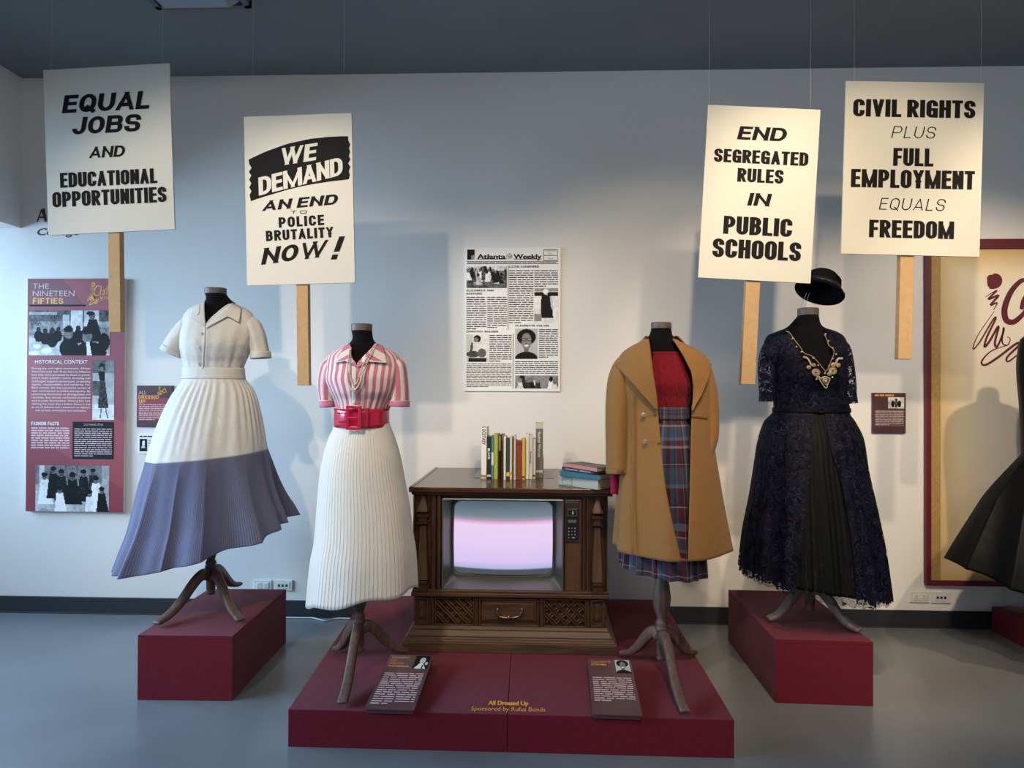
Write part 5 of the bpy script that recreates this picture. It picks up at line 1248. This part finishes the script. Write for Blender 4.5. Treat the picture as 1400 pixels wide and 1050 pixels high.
# skirt
sk = Form([(503, 252.5, 332, .112), (517, 252.5, 333, .114), (522, 250, 337, .122), (540, 238, 347, .160), (565, 226, 353.5, .20), (590, 217, 358, .235), (622, 208, 362.5, .27), (660, 196, 369, .30), (700, 184, 379, .34), (722, 174, 387, .375), (742, 165, 393, .40)], Y1)
s1 = empty('tiered_skirt', P(290, 510, Y1), 'full skirt, white gathered upper tier and blue pinstriped lower tier, leftmost figure', 'skirt')
gw = waves(11, [(5, .020), (9, .022), (14, .014), (23, .008)], .8)
gfold = lambda th, s: gw(th, s)
tilt = lambda th, amt: amt*(0.105*math.sin(th)-0.05*math.cos(th))
loft('waistband', sk, m_wc, s1, 120, 8, p0=503, p1=518, scale=1.03, solid=.003)
P1, P2 = 516.0, 622.0
up_fold = lambda th, s: gw(th, (s*106)/252+.02)+0.018*math.sin(34*th+2*math.sin(5*th))*max(0, 1.05-s)*min(1, s*6)
loft('upper_tier', sk, m_wc, s1, 400, 40, p0=P1, p1=P2, fold=up_fold, dz=lambda th, s: s*tilt(th, .25), solid=.0015)
m_g = gingham_mat()
lw = waves(17, [(4, .022), (7, .036), (11, .040), (17, .026)], 0.9)
cusp = lambda x: 1-2*abs(math.sin(x/2))**0.8
low_fold = lambda th, s: gw(th, .44+.3*s)+lw(th, s)+0.062*cusp(12*th+1.3*math.sin(3*th)+.6)*(.25+.75*s)*min(1,s*5)
loft('lower_tier', sk, m_g, s1, 500, 50, p0=P2-.6, p1=742, fold=low_fold, dz=lambda th, s: tilt(th, .25+.75*s), scale=1.004, solid=.0015)

# ================================================================== FIGURE 2: pink striped blouse, pleated white skirt
Y2 = -1.13
e2, bf2 = dress_form('black dress form in pink striped blouse, left of the television', 492, Y2, PH, [(468, 966), (458, 890), (555, 893)],
    [(444, 481, 508.5, .046), (452, 482, 508, .047), (462, 482.5, 509.5, .050), (468, 480, 513, .056), (474, 471, 521, .070), (482, 456, 536, .085), (492, 450, 545, .095), (515, 452, 545, .118, -.01), (545, 461, 533, .10), (575, 464, 525, .09), (600, 458, 532, .09), (660, 464, 528, .08), (668, 478, 510, .05)], (480.3, 508.8, 443, 453), 662)
b2k = [(470, 480, 513, .060), (474, 470, 523, .075), (480, 457, 537, .090), (488, 448, 546, .100), (500, 446, 550, .115), (518, 446, 549, .135, -.01), (534, 452, 545, .130, -.01), (548, 458, 537, .115), (560, 461, 531, .105)]
f2 = Form(b2k, Y2)
PK, WH_ = (0.48, 0.15, 0.23), (0.62, 0.575, 0.545)
m_pk = stripes_mat('pink_stripe_cotton', [(0, PK), (.5, WH_)], 30)
m_pks = stripes_mat('pink_stripe_sleeve', [(0, PK), (.5, WH_)], 7, 0)
m_pkc = stripes_mat('pink_stripe_collar', [(0, PK), (.18, WH_), (.42, PK), (.6, WH_), (.82, PK)], 1, 1)
m_pkf = cloth('pink_cuff_cotton', (0.55, 0.18, 0.30), 0.8)
bz2 = empty('striped_blouse', P(492, 560, Y2), 'pink and white striped short sleeved blouse left of the television', 'blouse')
op = [(470, 478.5, 514), (480, 479.5, 505), (490, 482, 495), (498, 486.5, 488.5), (502, 487.5, 487.5), (560, 484, 484)]
wv2 = waves(8, [(3, .010), (8, .007)], .5)
loft('bodice', f2, m_pk, bz2, 180, 46, fold=lambda th, s: wv2(th, s)+.016*math.sin(22*th)*max(0, s-.5)*2, open_=op, solid=.002)
sleeve('sleeve', [(460, 494, 8, 0), (452, 502, 12.5, 0), (448.5, 516, 12.8, 0), (447, 534, 11.5, 0), (448.3, 553, 10.3, 0)], Y2, m_pks, bz2, 1.25, fold=pf_(4, .02))
sleeve('sleeve', [(534, 494, 8, 0), (542, 502, 13, 0), (544, 518, 13.5, 0), (544.5, 534, 14.5, 0), (544, 553, 15.5, 0)], Y2, m_pks, bz2, 1.15, fold=pf_(4, .02))
sleeve('cuff', [(448, 547.5, 11.1, 0), (448.5, 557, 10.9, 0)], Y2, m_pkf, bz2, 1.25, nh=3)
sleeve('cuff', [(544.4, 548, 15.8, 0), (544, 555.5, 16.0, 0)], Y2, m_pkf, bz2, 1.15, nh=3)
sleeve('cuff_piping', [(448, 547, 11.5, 0), (448, 548.3, 11.5, 0)], Y2, m_wc, bz2, 1.25, nh=2)
sleeve('cuff_piping', [(544.4, 547.6, 16.2, 0), (544.4, 548.9, 16.2, 0)], Y2, m_wc, bz2, 1.15, nh=2)
patch('collar', f2, [(478.5, 470), (479, 482), (482, 491), (487, 499)], [(470.5, 473.5), (458.5, 495.5), (472, 493.5), (488, 502)], m_pkc, bz2, off=.010, offB=.013)
patch('collar', f2, [(514, 469.5), (505, 482), (496, 491), (488, 499)], [(523.5, 473), (529.5, 496), (505, 494), (489, 502)], m_pkc, bz2, off=.010, offB=.013)
for A_, B_ in (([(458.5, 495.8), (472, 493.8)], [(458.3, 494.4), (472, 492.6)]), ([(529.6, 496.4), (505, 494.4)], [(529.6, 495), (505, 493.2)])):
    patch('collar_piping', f2, A_, B_, m_wc, bz2, n=10, k=2, off=.0150)
patch('placket', f2, [(481, 500), (481, 560)], [(487, 500), (487, 560)], m_wc, bz2, off=.006, k=4)
button(f2, 484, 550, .006, m_wc, bz2, .011)
# pleated skirt
k2 = Form([(576, 459, 531.5, .105), (584, 457, 534, .108), (600, 450, 540, .125), (625, 443, 547, .145), (650, 438.5, 551.5, .155), (700, 434.5, 560, .165), (735, 432, 564, .175), (760, 427, 567.5, .185), (790, 424, 569, .195), (815, 422, 570, .205)], Y2)
m_pl = cloth('ivory_pleated_cotton', (0.58, 0.565, 0.53), 0.85, var=0.02, wr=0.35)
s2 = empty('pleated_skirt', P(494, 580, Y2), 'ivory finely pleated skirt under the wide pink belt', 'skirt')
w3 = waves(21, [(3, .02), (5, .022), (8, .015)], 1.3)
saw = lambda x: ((x/(2*math.pi)) % 1.0)
pl_f = lambda th, s: w3(th, s)+(0.013*saw(80*th+2.0*math.sin(3*th)))*(0.5+.5*s)*min(1, s*12+.25)
hem2 = lambda th, s: s*s*(0.045*math.sin(th)+0.015*math.cos(th)+.008*math.sin(6*th))
loft('skirt', k2, m_pl, s2, 1008, 40, fold=pl_f, dz=hem2, solid=.001)
# belt
bk_ = Form([(556, 458, 532, .116, -.002), (584.5, 458, 532, .118, -.002)], Y2)
m_belt = mat('pink_patent', (0.46, 0.008, 0.050), 0.16, coat=0.6)
be = empty('wide_belt', P(494, 570, Y2), 'wide shiny crimson pink belt with a big square buckle', 'belt')
loft('strap', bk_, m_belt, be, 100, 6, p0=558.3, p1=583.5, solid=.003, fold=lambda th, s: .012*math.sin(9*th)*math.sin(3*s))
b0 = bk_.hit(484, 571, .010); sx = (P(485, 571, b0.y)-P(484, 571, b0.y)).x
def ring_box(c, w_, h_, t, d, name, m, parent, bevel=.002):
    g = G(); g.box((c.x-w_/2, c.y-d, c.z-h_/2), (c.x-w_/2+t, c.y, c.z+h_/2)).box((c.x+w_/2-t, c.y-d, c.z-h_/2), (c.x+w_/2, c.y, c.z+h_/2)).box((c.x-w_/2+t, c.y-d, c.z+h_/2-t), (c.x+w_/2-t, c.y, c.z+h_/2)).box((c.x-w_/2+t, c.y-d, c.z-h_/2), (c.x+w_/2-t, c.y, c.z-h_/2+t))
    return g.obj(name, m, parent, bevel=bevel)
ring_box(b0, 21*sx, 33*sx, 4.3*sx, .010, 'buckle', m_belt, be)
box('buckle_prong', (b0.x-9*sx, b0.y-.013, b0.z-.9*sx), (b0.x+6*sx, b0.y-.009, b0.z+.9*sx), m_belt, be, bevel=.001)
m_eye = mat('eyelet_hole', (0.02, 0.005, 0.01), 0.6)
patch('belt_keeper', bk_, [(500, 557.5), (500, 584)], [(503.5, 557.5), (503.5, 584)], m_belt, be, off=.008, k=3)
for px in (464, 468, 472):
    for py in (565, 577): button(bk_, px, py, .0032, m_eye, be, .005, 'eyelet')
# pearls: two looped strands
m_pearl = mat('pearl', (0.60, 0.42, 0.32), 0.3, coat=0.4)
nk = empty('pearl_necklace', f2.hit(484, 532, .02), 'double strand pearl necklace over the pink striped blouse', 'necklace')
for (A_) in ([(479, 474), (476.5, 490), (475, 508), (476, 522), (480.5, 532), (486, 532.5), (492, 524), (497, 508), (504, 492), (511, 478), (516, 468)],
             [(480, 476), (479, 492), (478.5, 510), (480.5, 521), (485, 526), (489.5, 520), (494, 505), (501, 490), (508, 478), (513, 470)]):
    S = crom([(x, y, 0) for x, y in A_], 14); g = G(); acc = 1e9; last = None
    for q in S:
        if last is None or math.hypot(q.x-last.x, q.y-last.y) > 2.15:
            p = f2.hit(q.x, q.y, .019) if q.y > 474 else P(q.x, q.y, f2.hit(q.x, 474, .019).y+(474-q.y)*.006)
            r = .0038+.0014*max(0, (q.y-490)/40); g.ball(p, r, 6); last = q
    g.obj('pearl_strand', m_pearl, nk, True)['kind'] = 'stuff'

# ================================================================== FIGURE 3: camel coat, red knit, plaid skirt
Y3 = -1.16
e3, bf3 = dress_form('black dress form in camel coat, right of the television', 905, Y3, PH, [(937, 978), (849, 896), (949, 895)],
    [(442, 890.5, 917.5, .046), (449, 890, 917.5, .047), (458, 888, 919, .052), (464, 884, 923, .060), (470, 874, 934, .075), (478, 864, 944, .088), (490, 860, 950, .098), (515, 862, 949, .112), (555, 872, 938, .10), (600, 862, 950, .11), (660, 880, 930, .09), (668, 890, 918, .05)], (890, 918, 441, 450), 662)
m_knit = cloth('red_cable_knit', (0.17, 0.004, 0.012), 0.9, weave=500, bump=.5, var=.15, wr=.1)
f3 = Form([(483, 872, 944, .098), (500, 866, 950, .112), (525, 868, 950, .122, -.008), (545, 874, 944, .112), (560, 880, 940, .104)], Y3)
def cable(th, s):
    w_ = th*17; row = s*42; c = math.sin(w_*2)
    return 0.020*abs(math.sin(w_))+0.010*math.sin(row+ (1 if math.sin(w_) > 0 else -1)*w_*2)*(abs(math.sin(w_)) > .45)
sw = empty('red_sweater', P(908, 560, Y3), 'crimson cable knit sweater under the open camel coat', 'sweater')
loft('body', f3, m_knit, sw, 480, 90, fold=cable, solid=.002)
loft('neckband', f3, m_knit, sw, 120, 4, p0=482.2, p1=485.5, scale=1.03)
m_mag = cloth('magenta_knit', (0.36, 0.008, 0.07), 0.9)
sleeve('sleeve', [(841, 610, 6.5, .02), (840.5, 640, 6.0, .02), (840, 675, 5.2, .02)], Y3, m_mag, sw, 1.0)
m_plaid = plaid_mat()
k3 = Form([(556, 881, 940, .106), (573, 880, 941, .108), (585, 874, 945, .125), (620, 866, 950, .15), (680, 858, 956, .175), (740, 851, 960, .20), (782, 848, 962, .215)], Y3)
s3 = empty('plaid_skirt', P(908, 570, Y3), 'blue, plum and white plaid skirt below the red sweater', 'skirt')
w4 = waves(31, [(6, .02), (11, .03), (16, .02)], .9)
cus = lambda th, s: w4(th, s)+.045*cusp(16*th+.8*math.sin(3*th))*(.35+.65*s)
loft('waistband', k3, m_plaid, s3, 100, 6, p0=556, p1=573, scale=1.035, solid=.002)
loft('skirt', k3, m_plaid, s3, 420, 60, p0=572, p1=782, fold=cus, dz=lambda th, s: s*s*(-.02*math.sin(th)+.0*math.cos(th)+.015), solid=.001)
# coat
m_camel = cloth('camel_wool', (0.25, 0.125, 0.038), 0.95, weave=420, bump=.35, var=.10, sheen=.12, wr=.45)
ck = [(465, 880, 925, .092, .012), (470, 869, 937, .108, .012), (477, 857, 951, .122, .010), (487, 847, 965, .132, .005), (500, 843, 971, .142), (520, 843, 972, .150, -.005), (560, 848, 972, .152), (600, 848, 973, .165), (650, 845, 979, .19), (700, 841, 986, .215), (757, 836, 995, .24)]
fc = Form(ck, Y3); ct = empty('camel_coat', P(912, 760, Y3), 'long open camel wool coat with broad lapels right of the television', 'coat')
opc = [(465, 887, 920), (485, 890, 934), (510, 893, 946), (540, 898, 948), (565, 900, 946), (605, 904, 944.5), (645, 908, 943.5), (700, 918, 942), (757, 931.5, 940.5)]
w5 = waves(41, [(3, .02), (5, .028), (8, .024), (12, .010)], 1.0)
def cdz(th, s):
    t = math.sin(th); fr_ = max(0, math.cos(th))
    return s**3*(0.035-.012*fr_)
loft('coat_body', fc, m_camel, ct, 260, 70, fold=lambda th, s: w5(th, s)+0.02*math.sin(th*2+.4)*s, open_=opc, dz=cdz, solid=.004)
sleeve('sleeve', [(868, 492, 11, .0), (856, 502, 17, .0), (848.5, 525, 18, .0), (845, 570, 17, -.01), (844.5, 612, 16, -.02), (844.5, 646.5, 15.5, -.03)], Y3, m_camel, ct, 1.35, fold=pf_(3, .03), solid=.004)
sleeve('sleeve', [(944, 492, 11, .0), (954, 502, 16.5, .0), (962, 525, 16.5, .0), (968, 560, 15, -.0), (969, 590, 14, -.01), (966, 612, 12, -.03), (960, 634, 9, -.05)], Y3, m_camel, ct, 1.3, fold=pf_(3, .03), solid=.004)
sleeve('cuff_edge', [(844.5, 642, 15.9, -.028), (844.5, 648, 15.8, -.03)], Y3, m_camel, ct, 1.35, nh=3)
# collar standing behind the neck and the wide lapels
patch('lapel', fc, [(887, 464), (890, 486), (893, 510), (897, 536), (899, 560)], [(880, 463), (840.5, 499), (850, 508), (872, 532), (897.5, 560.5)], m_camel, ct, n=40, k=18, off=.016, offB=.030, solid=.006)
patch('lapel', fc, [(919.5, 463), (934, 486), (945, 508), (948.5, 528), (946, 561)], [(926, 465), (972.5, 497), (969.5, 515), (960, 538), (946.6, 562)], m_camel, ct, n=40, k=18, off=.016, offB=.030, solid=.006)
V = []; Fc = []; n_ = 40
for i in range(n_+1):
    t = i/n_; a = math.pi*(0.02+t*.96); cx_ = P(903.5, 462, Y3).x
    hw = .074; x = cx_-math.cos(a)*hw; y_ = Y3-.035+math.sin(a)*.095; zt = P(903, 459.5, Y3).z+.004*math.sin(a); zbm = P(903, 470, Y3).z-.01
    V += [(x, y_, zt), (x*1.0-math.cos(a)*.012, y_+.012*math.sin(a), zt-.012), (x-math.cos(a)*.04, y_+.035*math.sin(a), zbm)]
for i in range(n_):
    for j in range(2): q = i*3+j; Fc.append((q, q+3, q+4, q+1))
o = mk('collar', V, Fc, m_camel, ct, True); sm = o.modifiers.new('cloth_thickness', 'SOLIDIFY'); sm.thickness = .005
for A_, B_ in (([(863, 540), (864, 600), (863, 680), (864, 756)], [(865, 540), (866, 600), (865, 680), (866, 756)]),):
    patch('seam', fc, A_, B_, m_camel, ct, off=.014, k=2, solid=.003)
patch('waist_seam', fc, [(945.5, 568), (968, 569)], [(945.5, 569.6), (968, 570.6)], m_camel, ct, off=.007, k=2, n=10)
m_btn = mat('metal_button', (0.40, 0.32, 0.20), 0.3, metal=0.6)
for (x, y) in ((880, 567.5), (882.5, 604)): button(fc, x, y, .011, m_btn, ct, .018)
for (x, y) in ((896.5, 567), (901.5, 606)): patch('buttonhole', fc, [(x-3, y)], [(x, y)], m_btn, ct) if False else patch('buttonhole', fc, [(x-3, y-.7), (x+2, y-.7)], [(x-3, y+.7), (x+2, y+.7)], mat('brown_stitch', (0.12, 0.04, 0.015), .9), ct, n=4, k=1, off=.009, solid=.001)

# ================================================================== FIGURE 4: navy lace dress and hat
Y4 = -0.86
e4, bf4 = dress_form('black dress form in navy lace dress on the right hand box', 1108, Y4, ZL-.005, [(1050, 850), (1176, 866), (1107, 806, Y4+.30)],
    [(422, 1091.5, 1118.5, .048), (432, 1090, 1118, .050), (440, 1084, 1120, .056), (447, 1077, 1124, .068), (453, 1066, 1136, .082), (460, 1056, 1147, .092), (475, 1054, 1151, .105), (500, 1060, 1150, .120, -.01), (540, 1064, 1150, .105), (562, 1064, 1152, .10), (590, 1050, 1165, .12), (650, 1070, 1140, .09), (656, 1085, 1125, .05)], (1090.7, 1119, 421.5, 432), 650, mleg=m_stand2)
dk = [(449, 1074, 1127, .078), (453, 1063, 1140, .092), (459, 1050, 1151, .104), (470, 1045.5, 1156, .114), (490, 1050, 1156, .130, -.01), (510, 1056, 1155, .130, -.01), (535, 1058, 1156, .116), (560, 1059, 1160, .110)]
f4 = Form(dk, Y4)
m_nav = cloth('navy_satin_lining', (0.0015, 0.0018, 0.006), 0.6, wr=.3, spec=.1, sheen=0)
m_lace = lace_mat('navy_lace', (0.012, 0.015, 0.042), (0.0022, 0.0027, 0.011), 0.6, 120, 0.50)
m_blkn = cloth('black_green_satin', (0.0028, 0.0038, 0.0036), 0.6, wr=.3, spec=.12, sheen=0)
dr4 = empty('lace_dress', P(1108, 560, Y4), 'navy lace cocktail dress with beaded neckline on the right hand box', 'dress')
op4 = [(449, 1075.5, 1125.5), (460, 1081, 1130), (475, 1089, 1136), (485, 1096, 1139), (492, 1106, 1137), (500, 1117, 1132), (507, 1127, 1128.5), (511, 1128, 1128), (560, 1126, 1126)]
wv4 = waves(51, [(4, .01), (9, .008)], .5)
loft('bodice_lining', f4, m_nav, dr4, 140, 40, fold=wv4, open_=op4, scale=.985, solid=.002)
loft('bodice_lace', f4, m_lace, dr4, 140, 40, fold=wv4, open_=op4, scale=1.01)
sleeve('sleeve', [(1066, 469, 11, 0), (1056, 479, 14.5, 0), (1051, 497, 14.0, 0), (1049.5, 520, 12.5, 0), (1049.5, 546.5, 10.5, 0)], Y4, m_lace, dr4, 1.3, fold=pf_(5, .03), solid=0)
sleeve('sleeve', [(1140, 469, 10, 0), (1148.5, 479, 13.5, 0), (1153.5, 497, 12.5, 0), (1158, 520, 11, 0), (1160.5, 549, 10, 0)], Y4, m_lace, dr4, 1.3, fold=pf_(5, .03), solid=0)
for pts_ in ([(1049.5, 541, 11.2, 0), (1049.5, 549, 11.4, 0)], [(1160.3, 544, 10.5, 0), (1160.8, 551.5, 10.8, 0)]):
    sleeve('lace_cuff', pts_, Y4, m_lace, dr4, 1.3, nh=3, fold=lambda th, s: .04*math.sin(14*th)*s, solid=0)
d4 = Form([(556, 1058.5, 1160, .116), (564, 1057, 1160, .120), (576, 1046, 1167, .15), (600, 1038, 1177, .19), (640, 1032, 1182, .225), (690, 1026, 1192, .26), (745, 1018, 1202, .295), (800, 1014, 1209, .32)], Y4)
w6 = waves(61, [(4, .016), (7, .026), (12, .024), (19, .014)], .8)
hem4 = lambda th, s: s*s*(-.032*math.sin(th)*1.6+.0*math.cos(th)+.02)
gat4 = lambda th, s: w6(th, s)+.008*math.sin(36*th+2*math.sin(5*th))*(.3+.7*s)
loft('satin_underskirt', d4, m_blkn, dr4, 440, 50, p0=560, p1=797, fold=lambda th, s: w6(th, s)+.010*math.sin(60*th+3*math.sin(3*th))*(.4+.6*s), dz=hem4, scale=.955, solid=.001)
m_tul = lace_mat('black_tulle', (0.02, 0.02, 0.022), (0.012, 0.012, 0.013), 0.62, 240, 0.62)
loft('tulle_underskirt', d4, m_tul, dr4, 300, 40, p0=600, p1=806, fold=lambda th, s: w6(th, s)+.02*math.sin(50*th+3*math.sin(4*th))*s, dz=lambda th, s: hem4(th, s)-.012*s*s*abs(math.sin(21*th)), scale=.945)
opn = [(560, 1113, 1127), (600, 1110, 1134), (650, 1106, 1150), (700, 1100, 1161), (750, 1094, 1168), (800, 1089, 1172)]
scal = lambda th, s: -.010*abs(math.sin(24*th))*s**8
loft('lace_overskirt', d4, m_lace, dr4, 440, 60, p0=560, p1=800, fold=gat4, dz=lambda th, s: hem4(th, s)+scal(th, s), open_=opn, scale=1.0)
loft('overskirt_lining', d4, m_nav, dr4, 440, 50, p0=562, p1=776, fold=gat4, dz=hem4, open_=opn, scale=.985)
# beaded edges of the lace
bl4 = Form([(556.5, 1058, 1160.5, .118), (565, 1057.5, 1161, .122)], Y4)
loft('belt', bl4, m_nav, dr4, 100, 4, p0=557.5, p1=563.5, scale=1.02, solid=.002)
b4 = bl4.hit(1123, 561, .008); k_ = (P(1124, 561, b4.y)-P(1123, 561, b4.y)).x
ring_box(b4, 7*k_, 7*k_, 1.2*k_, .004, 'belt_buckle', mat('black_buckle', (0.02, 0.02, 0.025), .2, metal=.5), dr4, .0008)
m_gold4 = mat('antique_gold_bead', (0.36, 0.25, 0.10), 0.35, metal=0.75); m_sil = mat('crystal_bead', (0.48, 0.43, 0.34), 0.25, metal=0.3)
ox, oy, oz = 1060, 440, 6.566
em = G(); es = G()
def bead_line(L, g_, r=.0028, stp=1.0, off=.012):
    S = crom([(ox+x/oz, oy+y/oz, 0) for x, y in L], 12); last = None
    for q in S:
        if last is None or math.hypot(q.x-last.x, q.y-last.y) > stp: g_.ball(f4.hit(q.x, q.y, off), r, 6); last = q
for L in ([(100, 85), (130, 100), (175, 165), (225, 230), (260, 280), (330, 310), (390, 370), (450, 445)], [(440, 110), (465, 165), (480, 210), (520, 245), (525, 290), (500, 350), (480, 410), (450, 450)]):
    bead_line(L, em, .0030, .9); bead_line(L, es, .0016, 1.1, .015)
for (x, y) in ((155, 150), (190, 225), (235, 270), (340, 325), (385, 390), (450, 112), (478, 172), (515, 235), (547, 290), (515, 330), (482, 398), (258, 318), (598, 332), (445, 462), (368, 515), (512, 498)): es.ball(f4.hit(ox+x/oz, oy+y/oz, .014), .0048, 8)
for L in ([(260, 312), (290, 325), (312, 360), (325, 395)], [(600, 325), (570, 325), (550, 345), (540, 380)], [(268, 320), (296, 340), (318, 385)], [(592, 332), (562, 340), (548, 375)]): bead_line(L, es, .0035, 1.0)
for (x, y, rr_) in ((365, 455, 34), (515, 440, 34), (300, 410, 16), (565, 390, 18), (520, 385, 20), (345, 390, 14), (485, 468, 16), (385, 500, 14)):
    for k in range(3):
        rq = rr_*(1-k*.33); L = [(x+rq*math.cos(a*math.pi/5), y+rq*.9*math.sin(a*math.pi/5)) for a in range(11)]; bead_line(L, em if k % 2 == 0 else es, .0032, .95, .013+k*.0015)
for s_ in (1, .62, .3): bead_line([(445, 500-10*s_+20*(1-s_)), (445+30*s_, 500-18*s_+20), (445+45*s_, 515+10*(1-s_)), (445+28*s_, 515+40*s_), (455, 520+75*s_), (445-25*s_, 515+40*s_), (445-48*s_, 515+10*(1-s_)), (445-28*s_, 500-18*s_+20), (445, 500-10*s_+20*(1-s_))], es if s_ != .62 else em, .0032, .95, .014)
em.obj('gold_beading', m_gold4, dr4, True)['kind'] = 'stuff'; es.obj('crystal_beading', m_sil, dr4, True)['kind'] = 'stuff'
# hat on wires
hc = P(1120, 400, Y4); hk = k_
m_felt = mat('black_felt', (0.006, 0.006, 0.007), 0.95, bump=.3, bscale=300, sheen=0, spec=.04); m_rib = mat('black_ribbon', (0.010, 0.010, 0.012), 0.35)
mwh = Matrix.Translation(hc) @ Matrix.Rotation(R(23), 4, 'Y') @ Matrix.Rotation(R(-16), 4, 'X')
ht = empty('felt_hat', label='small black felt hat with ribbon bow hanging above the navy lace dress', cat='hat', mw=mwh)
u = .00385
G().lathe((0, 0, 0), [(25*u, 1*u), (30.5*u, -1.0*u), (31.5*u, 1.2*u), (30*u, 3.5*u), (25.5*u, 4.0*u), (24*u, 6*u), (23.8*u, 14*u), (22*u, 22*u), (16*u, 28*u), (8*u, 30.5*u), (1e-4, 31*u)], 48, sy=.95, cap=False).obj('crown_and_brim', m_felt, ht, True, local=True)
G().lathe((0, 0, 0), [(24.3*u, 4.2*u), (24.9*u, 5*u), (24.7*u, 11*u), (23.8*u, 11.5*u)], 48, sy=.95, cap=False).obj('ribbon_band', m_rib, ht, True, local=True)
bw = G()
for sg in (-1, 1): bw.hexa([(24*u, -6*u, 5*u), (29*u, -6*u, 5*u), (29*u, 0, 5*u), (24*u, 0, 5*u)], [(24*u, -7*u, 7.5*u+sg*2.2*u), (30*u, -7*u, 7.5*u+sg*2.2*u), (30*u, -1*u, 7.5*u+sg*1.2*u), (24*u, -1*u, 7.5*u+sg*1.2*u)])
bw.ball((27*u, -4*u, 6.5*u), 2.6*u, 8).obj('bow', m_rib, ht, True, local=True)
wr_ = G()
for x0, x1 in ((1094, 1103), (1099, 1107)): wr_.tube([P(x0, 423, Y4), P(x1, 400, Y4)], .0009, 5)
wr_.obj('hat_wire', mat('wire_steel', (0.3, 0.3, 0.3), .4, metal=.8), e4)

# ================================================================== FIGURE 5: black gown cut by the right edge
Y5 = -0.62
CX5 = 1450
def sy5(l): return (l, 2*CX5-l)
k5 = Form([(622, *sy5(1399), .11), (635, *sy5(1388), .14), (655, *sy5(1372), .19), (680, *sy5(1354), .24), (705, *sy5(1341), .28), (730, *sy5(1329), .32), (758, *sy5(1316), .36), (775, *sy5(1309), .38)], Y5)
m_tf = mat('black_taffeta', (0.0025, 0.0025, 0.003), 0.42, bump=1.0, bscale=16, spec=.14)
e5, bf5 = dress_form('black dress form partly cut off by the right edge', CX5, Y5, 0.145, [(1378, 834), (1500, 850), (1450, 815, Y5+.2)],
    [(430, CX5-15, CX5+15, .048), (445, CX5-18, CX5+18, .05), (460, CX5-40, CX5+40, .09), (500, CX5-46, CX5+46, .12), (560, CX5-40, CX5+40, .11), (622, CX5-44, CX5+44, .12), (680, CX5-30, CX5+30, .09)], (CX5-14, CX5+14, 428, 440), 690)
g5 = empty('black_gown', P(CX5, 620, Y5), 'black taffeta gown with a full skirt at the right edge', 'gown')
w7 = waves(71, [(4, .02), (7, .035), (10, .02)], .8)
loft('skirt', k5, m_tf, g5, 300, 50, fold=lambda th, s: w7(th, s)+.035*cusp(15*th+1+.8*math.sin(3*th))*(.2+.8*s), dz=lambda th, s: s*s*(-.12*math.cos(th)*.4+.03*math.sin(3*th)-.015), solid=.002)
fb5 = Form([(452, CX5-30, CX5+30, .08), (462, CX5-52, CX5+52, .11), (500, CX5-56, CX5+56, .135), (560, CX5-52, CX5+52, .125), (624, CX5-50, CX5+50, .115)], Y5)
loft('bodice', fb5, m_tf, g5, 100, 30, fold=waves(72, [(5, .015), (11, .01)], .3), solid=.002)
bpy.context.view_layer.update()
